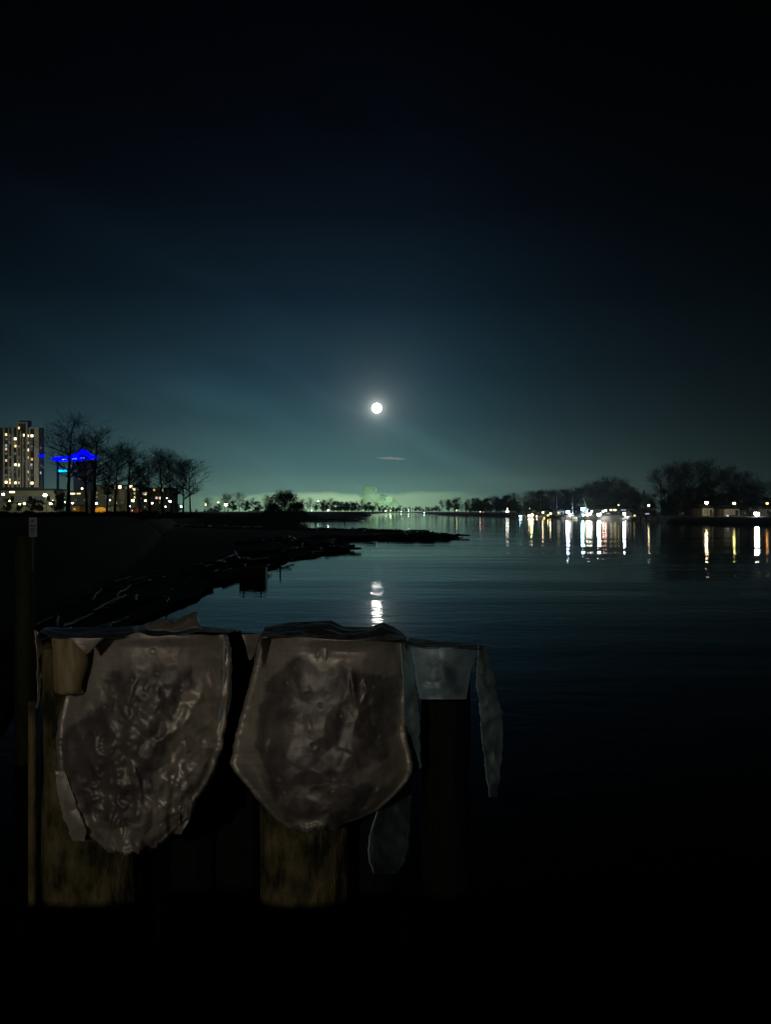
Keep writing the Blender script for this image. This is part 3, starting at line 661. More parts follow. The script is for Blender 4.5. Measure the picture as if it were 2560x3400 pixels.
# low blocks
def low_block(nm, label, x0, x1, yt, Y, wm_name, wins, extra=()):
    base = P((x0+x1)/2, 1690, Y); base.z = 3.2
    t_ = thing(nm, label, 'building', base); wall_block(t_,x0,x1,yt,1703,Y,8,wm_name,loc=base)
    wall_block(t_,x0-1.5,x1+1.5,yt-3,yt-.3,Y-1,10,'roof','roof',base)
    for e_ in extra: wall_block(t_, *e_[:4], Y-.8, .8, e_[4], 'balcony', base)
    for x, y, wd, hg, k in wins: window(t_, x, y, Y, wd, hg, lit[k] if k in lit else M['glass'], base)
    return t_
low_block('apartment_block','low apartment block with bright warm top windows behind thin bare trees',312,452,1612,312,'greyw',
 [(397,1617,9,10,'b'),(383,1618,5,10,'w'),(435,1617,12,10,'b'),(428,1622,6,6,'w'),(445,1625,7,7,'w'),(446,1638,6,7,'p'),(446,1652,7,8,'w'),(321,1637,8,8,'d'),(321,1650,7,8,'d'),(374,1650,4,6,'d'),(418,1620,5,8,'d'),(350,1637,8,8,'g'),(365,1637,8,8,'g'),(385,1637,8,8,'g'),(350,1652,8,8,'v'),(405,1652,8,8,'v'),(425,1652,8,8,'g'),(405,1668,9,8,'v')], [(395,414,1624,1662,'cream'),(330,375,1644,1646,'cream')])
low_block('apartment_block','darker low apartment block with orange top windows at the right of the left bank',455,572,1622,312,'dark',
 [(475,1639,5,8,'p'),(483,1639,7,9,'b'),(457,1625,5,6,'d'),(511,1627,6,7,'o'),(537,1627,7,8,'w'),(519,1653,7,7,'p'),(535,1654,10,9,'b'),(528,1654,4,6,'p'),(480,1683,5,8,'d'),(548,1640,6,7,'g'),(498,1640,6,7,'g'),(560,1653,6,7,'v'),(498,1655,6,7,'g'),(466,1655,6,7,'v'),(530,1668,5,7,'d')])
low_block('restaurant_building','small flat dark building with an orange lit window strip between the tall trunks',226,300,1632,314,'dark',
 [(239,1639,17,4,'b'),(260,1639,13,4,'w'),(250,1660,8,8,'v'),(280,1660,8,8,'v')])
# glowing tent, sheds on the left bank
base = P(333,1700,240); base.z = 3.2
tt_ = thing('canopy_tent', 'small orange yellow tent glowing from inside on the left bank', 'tent', base)
mb = MB(); w_ = 1.75; hb = P(333,1692,240).z-3.2; ht_ = P(333,1684,240).z-3.2
mb.add([(-w_,-1,0),(w_,-1,0),(w_,1,0),(-w_,1,0),(-w_,-1,hb),(w_,-1,hb),(w_,1,hb),(-w_,1,hb),(-w_*.5,0,ht_),(w_*.5,0,ht_)],[(0,1,5,4),(2,3,7,6),(1,2,6,5),(3,0,4,7),(4,5,9,8),(6,7,8,9),(5,6,9),(7,4,8)])
mb.build('canvas', emi('glowing_canvas', (1,.42,.03), .55), tt_); MB().box((0,-1.06,hb*.4),(.12,.1,hb*.8)).build('tent_pole', M['steel'], tt_)
low_block('shed_building','low shed with a dull orange wall left of the glowing tent',238,262,1680,300,'yellow',[(246,1690,6,6,'o')])
low_block('shed_building','low pale shed in front of the apartment block right of the glowing tent',352,372,1682,300,'cream',[(362,1690,6,6,'d')])
low_block('shed_building','tiny reddish kiosk at the foot of the low white block',432,445,1688,290,'red',[(438,1695,4,5,'p')])

# --- right shore: marina
def house(px, yeave, yridge, Y, wpx, m, label, wins, zg=2.0, roofm='roof', depth=8, nm='shore_house'):
    c0 = P(px, 1700, Y); base = Vector((c0.x, Y, zg)); t_ = thing(nm, label, 'house' if nm == 'shore_house' else 'building', base)
    ww = wpx/F*Y; he = H-(yeave-HY)/F*Y-zg; hr = H-(yridge-HY)/F*Y-zg
    MB().box((0,depth/2,he/2),(ww,depth,he)).build('wall', M[m], t_)
    mb = MB(); a_ = ww/2+.3; d0, d1 = -.4, depth+.4
    mb.add([(-a_,d0,he+.02),(a_,d0,he+.02),(a_,d1,he+.02),(-a_,d1,he+.02),(-a_*.96,depth/2,hr),(a_*.96,depth/2,hr)],[(0,1,5,4),(1,2,5),(2,3,4,5),(3,0,4),(0,3,2,1)])
    mb.build('roof', M[roofm], t_)
    for x, y, wd, hg, k in wins: window(t_, x, y, Y, wd, hg, lit[k] if k in lit else M['glass'], Vector((base.x, base.y, base.z)))
    MB().box((ww*.3,-.05,.95),(.9,.08,1.9)).build('door', M['dark'], t_)
    return t_
house(2030,1690,1681,362,150,'boat','long low boat shed behind the brilliant floodlights at the marina',[(2030,1693.5,8,5,'b'),(2043,1693.5,9,5,'b'),(2067,1693.5,8,4,'c'),(2076,1693.5,6,4,'c'),(2000,1702,10,5,'c'),(2020,1705,12,4,'c'),(2055,1705,10,4,'v')],1.8,'boat',14,'boat_shed')
a = P(2055,1677,352); lamp(2055,1677,352,2,.3,12,YG,'faint yellow light on the ridge of the boat shed',arm=.2)
house(1860,1697,1691,395,22,'cream','small pale hut between the masts and the large floodlight',[(1856,1702,6,5,'w')])
house(1874,1696,1688,400,8,'greyw','narrow hut directly left of the large floodlight',[(1873,1700,4,8,'c')])
house(2112,1702,1695,300,26,'greyw','low grey shed right of the marina floodlights',[(2108,1712,6,5,'w'),(2118,1712,5,5,'d')])
house(2160,1698,1690,290,44,'greyw','shed under the amber lamp beside the evergreen',[(2150,1706,14,4,'c'),(2172,1708,6,5,'v')])
house(2352,1688,1674,252,36,'cream','left lit house at the right shore below the amber lamp',[(2344,1698,7,9,'d'),(2362,1698,6,9,'g'),(2368,1708,5,8,'v')])
house(2432,1690,1676,252,50,'cream','second lit house under the yellow lamp at the right shore',[(2417,1715,10,6,'w'),(2430,1700,7,8,'d'),(2448,1700,7,10,'g')])
house(2482,1694,1682,262,34,'greyw','dim grey house between the second lit house and the white floodlight',[(2476,1704,6,7,'v'),(2490,1704,6,7,'g')])
house(2545,1690,1678,256,40,'cream','dim house at the right edge of the photo below the orange lamp',[(2535,1700,6,8,'v'),(2552,1700,6,8,'g')])
house(2275,1696,1684,262,40,'dark','unlit dark house between the evergreen and the left lit house',[(2268,1704,6,7,'v')])
# orange lit lattice tower behind the wood
base = P(1716,1700,900); base.z = 2
ot = thing('lattice_tower', 'orange lit twin topped tower seen through the gap in the right wood', 'tower', base)
mb = MB(); hz = P(1716,1664,900).z-2
for sx in (-1,1):
    mb.tube([(sx*1.8,0,0),(sx*1.4,0,hz)],[.35,.25],6)
for k in range(7): mb.box((0,0,hz*(k+.5)/7),(3.2,.3,.25))
mb.build('lattice', M['crane'], ot); MB().box((0,-.3,hz*.66),(2.6,.4,1.6)).build('lit_platform', emi('orange_flood', (1,.45,.08), 2.0), ot)
for sx in (-1,1): MB().ball((sx*1.5,0,hz+.5),.6).build('beacon', em(YG, 3), ot)
# red aviation light on a mast
base = P(2098,1700,420); base.z = 2.2
rt = thing('radio_mast', 'thin mast carrying a single red light over the wood behind the boat shed', 'mast', base)
hz = P(2098,1641,420).z-2.2; MB().tube([(0,0,0),(0,0,hz)],[.22,.1],6).build('pole', M['steel'], rt); MB().ball((0,-.1,hz+.3),.55).build('red_light', emi('red_beacon', (1,.04,.1), 2.4), rt)
# crane
base = P(1953,1703,362); base.z = 1.8
cr_ = thing('crane', 'yellow crane boom leaning left over the marina floodlight', 'crane', base)
MB().box((0,0,.9),(3,2.2,1.8)).build('crane_body', M['crane'], cr_); MB().box((.3,0,2.3),(1.4,1.6,1.1)).build('cab', M['glass'], cr_)
tp = P(1938,1655,362)-base; mb = MB(); mb.tube([(0,-.3,1.8), tp],[.36,.16],6)
mb.build('boom', M['crane'], cr_); MB().tube([tp, tp+Vector((0,0,-6))],[.04,.04],4).build('cable', M['steel'], cr_)
# dock
def dock(px0, px1, py, label, wd=2.2):
    a = G(px0, py, .4); b_ = G(px1, py, .4); c_ = (a+b_)/2; d = b_-a
    t_ = thing('floating_dock', label, 'dock', (c_.x, c_.y, 0), math.atan2(d.y, d.x)); ln = d.length
    MB().box((0,0,.45),(ln,wd,.14)).build('deck', M['deck'], t_)
    for i in range(6): MB().tube([(ln*(-.45+.18*i),wd/2+.15,-1),(ln*(-.45+.18*i),wd/2+.15,2.2)],[.15,.15],8).build('dock_pile', M['bark'], t_)
dock(1725,1865,1722,'floating dock carrying the moored sailboats')
dock(1875,1990,1724.5,'floating dock under the large floodlights')
dock(2090,2195,1733,'floating dock before the low grey sheds')
# boats
def make_boat(sail=True):
    t_ = thing('sailboat' if sail else 'motor_boat', '-', 'boat')
    n_ = 9; L_ = 9.0; mb = MB(); vs_ = []
    for i in range(n_):
        s_ = i/(n_-1); hb_ = 1.45*math.sin(math.pi*min(1,.18+s_*.82)**.9); x_ = -L_/2+L_*s_; zt = .95+.35*abs(s_-.4)
        vs_ += [(x_,-hb_,zt),(x_,-hb_*.7,.1),(x_,0,-.35),(x_,hb_*.7,.1),(x_,hb_,zt)]
    fs_ = [(i*5+k,i*5+k+1,(i+1)*5+k+1,(i+1)*5+k) for i in range(n_-1) for k in range(4)]+[(i*5,(i+1)*5,(i+1)*5+4,i*5+4) for i in range(n_-1)]+[(0,4,3,2,1)]
    mb.add(vs_, fs_).build('hull', M['white'], t_)
    cb = MB().box((-.4,0,1.45),(3.6,1.7,.8)); cb = cb.build('cabin', M['white'], t_); MB().box((-.4,-.86,1.5),(2.8,.04,.3)).build('cabin_window', M['glass'], cb)
    if sail:
        MB().tube([(.6,0,1),(.6,0,13)],[.10,.06],8).build('mast', M['white'], t_); MB().tube([(.6,0,2.6),(-3.4,0,2.5)],[.14,.12],8).build('boom', M['steel'], t_)
        mb = MB(); mb.tube([(.6,0,12.8),(4.4,0,1.2)],[.02,.02],4,False); mb.tube([(.6,0,12.8),(-4.3,0,1.2)],[.02,.02],4,False); mb.build('rigging', M['steel'], t_)
    else: MB().box((-.2,0,2.3),(1.8,1.5,.9)).build('wheelhouse', M['glass'], t_)
    return t_
sb = make_boat(True); first = True
for px, py, a_, lb in [(1742,1719,1.4,'leftmost sailboat at the marina beside the cyan lamp'),(1795,1720,1.2,'sailboat below the first amber lamp'),(1808,1719,1.7,'sailboat moored behind the low orange lamp'),(1838,1720,1.3,'sailboat between the amber lamp and the pale lamp'),(1851,1721,1.8,'rightmost sailboat before the pale hut'),(1902,1722,1.5,'sailboat right of the large floodlight'),(2183,1726,1.1,'sailboat beside the evergreen at the right end of the marina')]:
    o = sb if first else copy_tree(sb); first = False; p = G(px, py); o.location = p; o.rotation_euler = (0,0,a_); o['label'] = lb; o['group'] = 'sailboats in the marina'
mbo = make_boat(False); first = True
for px, py, a_, lb in [(2408,1737,.1,'pale motor boat at the shore left of the second lit house'),(2430,1737,2.9,'pale motor boat at the shore in front of the second lit house'),(2130,1729,.2,'motor boat moored before the low grey shed'),(1892,1724,.1,'motor boat lit cyan below the largest floodlight'),(701,1708,.3,'pale boat laid up on the far side of the back channel'),(850,1708,.2,'white covered boat left of the domed thicket')]:
    o = mbo if first else copy_tree(mbo); first = False; p = G(px, py) if py > 1715 else Vector((*P(px,1696,400)[:2], 3.2)); o.location = p; o.rotation_euler = (0,0,a_); o['label'] = lb; o['group'] = 'motor boats'

# ------------------------------------------------------------------ steam plume and small cloud
def puff_mat(name, col, dens):
    m = bpy.data.materials.new(name); m.use_nodes = True; t = m.node_tree; t.nodes.clear()
    v = t.nodes.new('ShaderNodeVolumePrincipled'); v.inputs['Color'].default_value = tuple(col)+(1,); v.inputs['Density'].default_value = dens; v.inputs['Anisotropy'].default_value = .2 if name == 'steam' else .8
    o = t.nodes.new('ShaderNodeOutputMaterial'); t.links.new(v.outputs[0], o.inputs['Volume']); return m
def puffs(name, pts, m, sub=2):
    mb = MB()
    for c_, r_ in pts:
        n0 = len(mb.v); mb.ball(c_, r_, 14, 9, .8)
        for v in mb.v[n0:]: d = (v-Vector(c_)); v += d*.35*noise.noise(v*(1.6/r_))
    return mb.build(name, m, None, True)
rp2 = random.Random(3); pts = []
for i in range(46):
    k = i/45; px = 1335-k*120+rp2.gauss(0,5); py = 1690-k*34-8*math.sin(k*5)+rp2.gauss(0,3+5*k); p = P(px,py,2100+rp2.gauss(0,12)); pts.append((tuple(p), (8+12*k)*rp2.uniform(.7,1.2)))
for i in range(16):
    p = P(1228+rp2.gauss(0,16),1648+rp2.gauss(0,10),2100); pts.append((tuple(p), rp2.uniform(9,16)))
for i, (fx, ax) in enumerate([(1290,1235),(1330,1290)]):  # added floodlights, put in to light the steam plume from below
    b2 = P(fx,1700,1960); b2.z = 2.4; ft = thing('floodlight', ['mill floodlight under the left of the steam plume','mill floodlight under the right of the steam plume'][i], 'floodlight', b2)
    MB().tube([(0,0,0),(0,0,7)],[.2,.15],8).build('pole', M['steel'], ft); MB().box((0,0,7.3),(1.4,.8,1),0,R(35)).build('lamp_housing', M['steel'], ft)
    l_ = bpy.data.lights.new('flood_beam','SPOT'); l_.energy = 2000000; l_.spot_size = R(80); l_.spot_blend = .7; l_.color = (.50,1,.50); l_.shadow_soft_size = .5
    lo = bpy.data.objects.new('flood_beam', l_); C.objects.link(lo); lo.parent = ft; lo.location = (0,.9,8)
    lo.rotation_euler = (P(ax,1655,2100)-b2).to_track_quat('-Z','Y').to_euler()
so_ = puffs('steam_plume', pts, puff_mat('steam', (1,1,.9), .05)); tag(so_, kind='stuff')
pts = []
for i in range(26):
    k = i/25; p = P(1245+k*108+rp2.gauss(0,1),1519+6*k+rp2.gauss(0,1.6)*math.sin(math.pi*k),5200); pts.append((tuple(p), (3+9*math.sin(math.pi*k)**.7)*rp2.uniform(.8,1.1)))
cl = puffs('cloud', pts, puff_mat('thin_cloud', (1,.95,.93), .035)); tag(cl, 'single small flat wisp of cloud hanging just below the moon', 'cloud')
# ------------------------------------------------------------------ foreground: metal capped pilings
def sheet_mat(name, light, dark, tint=(1,1,1)):
    m = bpy.data.materials.new(name); m.use_nodes = True; t = m.node_tree; b = t.nodes['Principled BSDF']
    b.inputs['Metallic'].default_value = .55; b.inputs['Roughness'].default_value = .42
    at = t.nodes.new('ShaderNodeAttribute'); at.attribute_name = 'wear'  # carries real wear plus painted shadow and edge highlights
    tc_ = t.nodes.new('ShaderNodeTexCoord'); n1 = t.nodes.new('ShaderNodeTexNoise'); n1.inputs['Scale'].default_value = 9; n1.inputs['Detail'].default_value = 8; n1.inputs['Roughness'].default_value = .65
    t.links.new(tc_.outputs['Object'], n1.inputs['Vector'])
    mp_ = t.nodes.new('ShaderNodeMapping'); mp_.inputs['Scale'].default_value = (14,14,2.5); t.links.new(tc_.outputs['Object'], mp_.inputs[0])
    n2 = t.nodes.new('ShaderNodeTexNoise'); n2.inputs['Scale'].default_value = 2; n2.inputs['Detail'].default_value = 5; t.links.new(mp_.outputs[0], n2.inputs['Vector'])
    ad = t.nodes.new('ShaderNodeMath'); ad.operation = 'MULTIPLY_ADD'; t.links.new(n1.outputs[0], ad.inputs[0]); ad.inputs[1].default_value = .9; t.links.new(at.outputs['Fac'], ad.inputs[2])
    ad2 = t.nodes.new('ShaderNodeMath'); ad2.operation = 'MULTIPLY_ADD'; t.links.new(n2.outputs[0], ad2.inputs[0]); ad2.inputs[1].default_value = .4; t.links.new(ad.outputs[0], ad2.inputs[2])
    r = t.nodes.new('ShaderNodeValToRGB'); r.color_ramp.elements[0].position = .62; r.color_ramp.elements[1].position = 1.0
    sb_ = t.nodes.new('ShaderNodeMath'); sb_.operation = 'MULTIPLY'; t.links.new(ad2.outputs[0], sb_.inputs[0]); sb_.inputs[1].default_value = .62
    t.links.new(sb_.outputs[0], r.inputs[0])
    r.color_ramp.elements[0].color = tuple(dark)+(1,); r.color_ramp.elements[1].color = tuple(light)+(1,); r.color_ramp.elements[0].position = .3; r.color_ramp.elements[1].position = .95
    t.links.new(r.outputs[0], b.inputs['Base Color'])
    rr = t.nodes.new('ShaderNodeMapRange'); t.links.new(n1.outputs[0], rr.inputs[0]); rr.inputs[3].default_value = .32; rr.inputs[4].default_value = .62; t.links.new(rr.outputs[0], b.inputs['Roughness'])
    bu = t.nodes.new('ShaderNodeBump'); bu.inputs['Distance'].default_value = .006; t.links.new(n1.outputs[0], bu.inputs['Height']); t.links.new(bu.outputs[0], b.inputs['Normal'])
    return m
zinc = sheet_mat('galvanised_sheet', (.70,.66,.58), (.135,.13,.14)); zinc.node_tree.nodes['Principled BSDF'].inputs['Metallic'].default_value = .5
zinc_skylit = sheet_mat('zinc_sheet', (.40,.60,.68), (.08,.14,.18)); zinc_skylit.node_tree.nodes['Principled BSDF'].inputs['Metallic'].default_value = .25  # cool sky light on the side sheets put into a bluish base colour
shade_timber = mat('tarred_timber', (.004,.004,.004), .8, noise_s=5, noise_a=.5, bump=.02, stretch=(3,3,.5))  # timber blackened to stand for the darkness behind the caps
zinc3 = sheet_mat('tarnished_top', (.20,.17,.15), (.03,.03,.035))
wood = mat('mossy_timber', (.26,.22,.10), .85, noise_s=3.2, noise_a=.7, bump=.05, stretch=(3,3,1.3), col2=(.014,.018,.005))
wood2 = mat('pale_timber', (.52,.44,.28), .7, noise_s=7, noise_a=.5, bump=.01, stretch=(3,3,.6), col2=(.24,.19,.06))
def lerp_rows(rows, v):
    y0 = rows[0][0]; y1 = rows[-1][0]; y = y0+(y1-y0)*v
    for i in range(len(rows)-1):
        if rows[i][0] <= y <= rows[i+1][0]:
            k = (y-rows[i][0])/(rows[i+1][0]-rows[i][0]); return y, rows[i][1]+(rows[i+1][1]-rows[i][1])*k, rows[i][2]+(rows[i+1][2]-rows[i][2])*k
    return rows[-1]
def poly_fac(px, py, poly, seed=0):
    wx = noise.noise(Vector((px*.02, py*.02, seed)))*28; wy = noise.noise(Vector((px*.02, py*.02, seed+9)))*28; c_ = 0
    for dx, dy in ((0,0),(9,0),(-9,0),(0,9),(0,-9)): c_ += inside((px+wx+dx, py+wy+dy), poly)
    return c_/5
def sheet(name, parent, rows, Y, depth, m, loc, nu=90, nv=120, darkp=(), jag=4, thick=.004, topfn=None, seed=1):
    vs_ = []; wear_and_light = []
    for j in range(nv+1):
        v = j/nv; y, xl, xr = lerp_rows(rows, v)
        jl = noise.noise(Vector((y*.03, seed, 0)))*jag+noise.noise(Vector((y*.11, seed, 5)))*jag*.5; jr = noise.noise(Vector((y*.03, seed+7, 0)))*jag+noise.noise(Vector((y*.11, seed, 8)))*jag*.5
        for i in range(nu+1):
            u = i/nu; px = xl+jl+(xr+jr-xl-jl)*u
            py = y+(topfn(px) if topfn else 0)*(1-v)**3
            if v > .93 and xr-xl < 900 and name == 'metal_wrap': py += (noise.noise(Vector((px*.03, seed, 2)))*22+noise.noise(Vector((px*.11, seed, 6)))*9)*(v-.93)/.07
            d, wr = depth(px, py, u, v)
            Yd = Y+d; p = P(px, py, Yd)
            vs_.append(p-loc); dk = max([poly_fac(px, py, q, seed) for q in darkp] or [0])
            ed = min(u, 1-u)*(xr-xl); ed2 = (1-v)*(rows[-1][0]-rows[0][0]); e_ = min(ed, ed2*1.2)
            rim = max(0, 1-e_/14); wear_and_light.append(max(0, min(1, .66-.62*dk+.60*rim+wr)))  # painted tones: cast shadow darkens, rim lightens like a lit fold
    fs_ = [(j*(nu+1)+i, j*(nu+1)+i+1, (j+1)*(nu+1)+i+1, (j+1)*(nu+1)+i) for j in range(nv) for i in range(nu)]
    mb = MB(); mb.v = vs_; mb.f = fs_; o = mb.build(name, m, parent, True)
    at = o.data.attributes.new('wear', 'FLOAT', 'POINT'); at.data.foreach_set('value', wear_and_light)
    s_ = o.modifiers.new('thick', 'SOLIDIFY'); s_.thickness = thick; s_.offset = 0
    return o
def crumple(px, py, seed, amp, scale=.0085):
    p = Vector((px*scale, py*scale, seed)); d, _ = noise.voronoi(p+noise.noise_vector(p*1.3)*.4)
    q = p*1.15; n1 = abs(noise.noise(q)); n2 = abs(noise.noise(Vector((q.x*1.6-q.y*1.5+3, q.x*1.4+q.y*1.7, seed+4))))
    d2, _ = noise.voronoi(Vector((p.x*1.0+p.y*.5+4, p.y*1.1-p.x*.35, seed+2))); d3, _ = noise.voronoi(Vector((p.x*2.6-p.y*.9, p.y*2.2+p.x*.8, seed+6)))
    mask = .35+.9*smooth(-.15,.3,noise.noise(p*.55+Vector((7,2,0))))
    return amp*(.8*n1+.9*(d2[0]-.4)+mask*(.40*(d3[0]-.4)+.45*n2)+noise.noise(p*.5)*.6)
def smooth(a, b, x):
    t_ = max(0, min(1, (x-a)/(b-a))); return t_*t_*(3-2*t_)
rndp = random.Random(5)
nails = [(rndp.uniform(330,640), rndp.uniform(2150,2800), rndp.uniform(4,8)) for _ in range(20)]
nails2 = [(rndp.uniform(880,1330), rndp.uniform(2230,2700), rndp.uniform(4,9)) for _ in range(22)]
def craters(px, py, lst, dep):
    s_ = 0
    for x, y, r_ in lst:
        q = ((px-x)**2+(py-y)**2)/(r_*r_)
        if q < 9: s_ += dep*(math.exp(-q)-.45*math.exp(-(math.sqrt(q)-1.7)**2*3))
    return s_
creaseL = [((455,2248),(422,2345),9,.020),((680,2280),(640,2350),15,.024),((640,2350),(600,2418),12,.022),((590,2421),(510,2473),4,.012),((240,2590),(262,2700),8,.014),
 ((262,2700),(300,2760),7,.014),((362,2748),(400,2830),13,-.02),((362,2745),(350,2830),5,.018),((540,2580),(632,2637),9,.018),((690,2215),(720,2330),12,.016),((430,2500),(470,2640),8,.016),((330,2480),(400,2470),7,.012),((480,2640),(560,2700),8,.018),((300,2660),(360,2640),8,.016),((500,2380),(530,2330),9,.015)]
creaseM = [((1208,2258),(1221,2298),5,.014),((1221,2298),(1198,2342),5,.014),((1300,2150),(1338,2290),16,.018),((1330,2400),(1366,2488),10,.018),((840,2545),(890,2668),13,.016),((990,2300),(1035,2290),20,.010),((1010,2370),(1040,2440),18,.010),((890,2440),(880,2500),7,.010),((1150,2500),(1185,2520),22,.010),((1100,2560),(1104,2580),9,-.014),((1240,2640),(1270,2615),7,.014),((1080,2150),(1082,2190),6,.012),((1060,2145),(1050,2190),6,-.012)]
def creases(px, py, lst):
    s_ = 0; w_ = 0; jx = 7*noise.noise(Vector((px*.03, py*.03, 1))); px += jx; py += jx
    for (ax, ay), (bx, by), wd, hgt in lst:
        vx, vy = bx-ax, by-ay; k = max(0, min(1, ((px-ax)*vx+(py-ay)*vy)/(vx*vx+vy*vy))); dx = px-ax-k*vx; dy = py-ay-k*vy; q = math.sqrt(dx*dx+dy*dy)/wd*(1.0 if dx > 0 else .55)
        if q < 4: e_ = math.exp(-q*1.3)*(.15+.85*math.sin(math.pi*max(.03,min(.97,k)))); s_ -= hgt*1.5*e_; w_ += e_*(.42 if hgt > 0 else -.2)  # painted tone: raised creases get a highlight, sunken ones shade
    return s_, w_
# ---- left piling
YL = 3.5; loc = P(330, 3400, YL+.25); loc.z = -1
lp = thing('capped_piling', 'left timber piling wrapped in a big crumpled grey metal sheet with punctured dents', 'piling', loc)
rowsL = [(2118,285,748),(2140,268,760),(2200,240,768),(2300,212,762),(2400,190,752),(2480,184,738),(2560,190,712),(2620,204,680),(2660,222,650),(2700,236,640),(2740,258,600),(2780,300,560),(2805,330,530),(2832,360,490)]
shadowL = [[(188,2455),(250,2400),(300,2365),(340,2325),(350,2245),(400,2235),(480,2215),(640,2205),(650,2215),(610,2300),(560,2450),(540,2520),(500,2640),(440,2760),(330,2740),(240,2640),(190,2560)]]  # viewer's cast shadow outline, painted darker into the sheet colour
def depL(px, py, u, v):
    c_ = (u-.5)*2; base_ = .19*abs(c_)**2.4-.07*smooth(.15,.7,v)
    k = smooth(2180,2330,py)*smooth(0,.25,u+.25*(v-.4)) ; k = .12+.88*k*(.5+.5*smooth(2300,2600,py))
    cs, cw = creases(px, py, creaseL); d = base_+cs+crumple(px+500, py*.8+900, 23.3, .058*k, .0118)+craters(px, py, nails, .007)
    d += -.02*smooth(2150,2118,py)
    y, xl, xr = lerp_rows(rowsL, v); e_ = min(px-xl, xr-px, (1-v)*714)
    d -= .016*math.exp(-((e_-9)/7)**2)-.006*math.exp(-((e_-28)/10)**2)
    wr = .30*max(0, noise.noise(Vector((px*.013, py*.009, 8))))+(.35 if u > .7 and noise.noise(Vector((px*.03,py*.02,4))) > .12 else 0)+cw
    return d, wr
sheet('metal_wrap', lp, rowsL, YL, depL, zinc, loc, 130, 170, shadowL, 5, topfn=lambda x: 26*noise.noise(Vector((x*.012,3,0)))-.03*(x-285))
def post(parent, pcx, rpx, Y, ytop, loc, m, seed, name='post', flat=1):
    c0 = P(pcx, ytop, Y); rr = rpx/F*Y; mb = MB(); n_ = 64; rows = 130; zt = c0.z; zb = -1.0; vs_ = []
    for j in range(rows+1):
        z_ = zt+(zb-zt)*(j/rows)
        for k in range(n_):
            a = k*math.tau/n_; dr = 1+.06*noise.noise(Vector((math.cos(a)*2.2, math.sin(a)*2.2, z_*.7+seed)))-.07*max(0,noise.noise(Vector((math.cos(a)*4+9, math.sin(a)*4, z_*2.6+seed)))-.1)*2+.05*noise.noise(Vector((math.cos(a)*6, math.sin(a)*6, z_*.8+seed)))+.02*noise.noise(Vector((math.cos(a)*14, math.sin(a)*14, z_*4+seed)))
            vs_.append(Vector((c0.x+rr*dr*math.cos(a), Y+rr*(1 if flat == 1 else flat)*dr*math.sin(a), z_))-loc)
    fs_ = [(j*n_+k, (j+1)*n_+k, (j+1)*n_+(k+1) % n_, j*n_+(k+1) % n_) for j in range(rows) for k in range(n_)]+[tuple(range(n_))]
    mb.add(vs_, fs_); return mb.build(name, m, parent, True)
post(lp, 312, 158, YL+.46, 2135, loc, wood, 2)
post(lp, 640, 75, YL+.85, 2140, loc, shade_timber, 6, 'rear_post')
post(lp, 790, 85, YL+1.0, 2116, loc, shade_timber, 8, 'rear_post')  # added black post, fills the dark gap between two caps
post(lp, 430, 90, YL+.95, 2120, loc, shade_timber, 11, 'rear_post')
post(lp, 106, 13, YL+.25, 2330, loc, wood, 9, 'side_batten')
def top_cap(name, parent, front, back, Y, m, loc, lump=.012, seed=1, n=90, rows=22, back_z=0):
    def at_(pl, x):
        for i in range(len(pl)-1):
            if pl[i][0] <= x <= pl[i+1][0]: k = (x-pl[i][0])/(pl[i+1][0]-pl[i][0]); return pl[i][1]+(pl[i+1][1]-pl[i][1])*k
        return pl[-1][1] if x > pl[-1][0] else pl[0][1]
    x0, x1 = front[0][0], front[-1][0]; vs_ = []; wear_and_light = []
    for j in range(rows+1):
        s_ = j/rows
        for i in range(n+1):
            x = x0+(x1-x0)*i/n; yf = at_(front, x); xb = back[0][0]+(back[-1][0]-back[0][0])*i/n; yb = at_(back, xb)
            a = P(x, yf, Y); Yb = Y+.36; b_ = P(xb, yb, Yb)
            p = a.lerp(b_, s_); lmp = noise.noise(Vector((p.x*7, p.y*9, seed)))+.6*noise.noise(Vector((p.x*19, p.y*22, seed))); p.z += lmp*lump*math.sin(math.pi*min(1, s_*.95+.05))
            vs_.append(p-loc); wear_and_light.append(max(0, min(1, .35+.4*noise.noise(Vector((p.x*6, p.y*6, seed+3)))))) 
    for i in range(n+1):
        p = vs_[rows*(n+1)+i]; vs_.append(p+Vector((0,.02,-.05))); wear_and_light.append(.3)
    fs_ = [(j*(n+1)+i, j*(n+1)+i+1, (j+1)*(n+1)+i+1, (j+1)*(n+1)+i) for j in range(rows+1) for i in range(n)]
    mb = MB(); mb.v = vs_; mb.f = fs_; o = mb.build(name, m, parent, True)
    at = o.data.attributes.new('wear', 'FLOAT', 'POINT'); at.data.foreach_set('value', wear_and_light)
    s_ = o.modifiers.new('thick', 'SOLIDIFY'); s_.thickness = .004; return o
top_cap('metal_top', lp, [(128,2098),(215,2122),(330,2125),(420,2116),(560,2112),(660,2096),(752,2100)], [(150,2082),(330,2084),(480,2076),(600,2074),(700,2082),(800,2092)], YL, zinc3, loc, .010, 4)
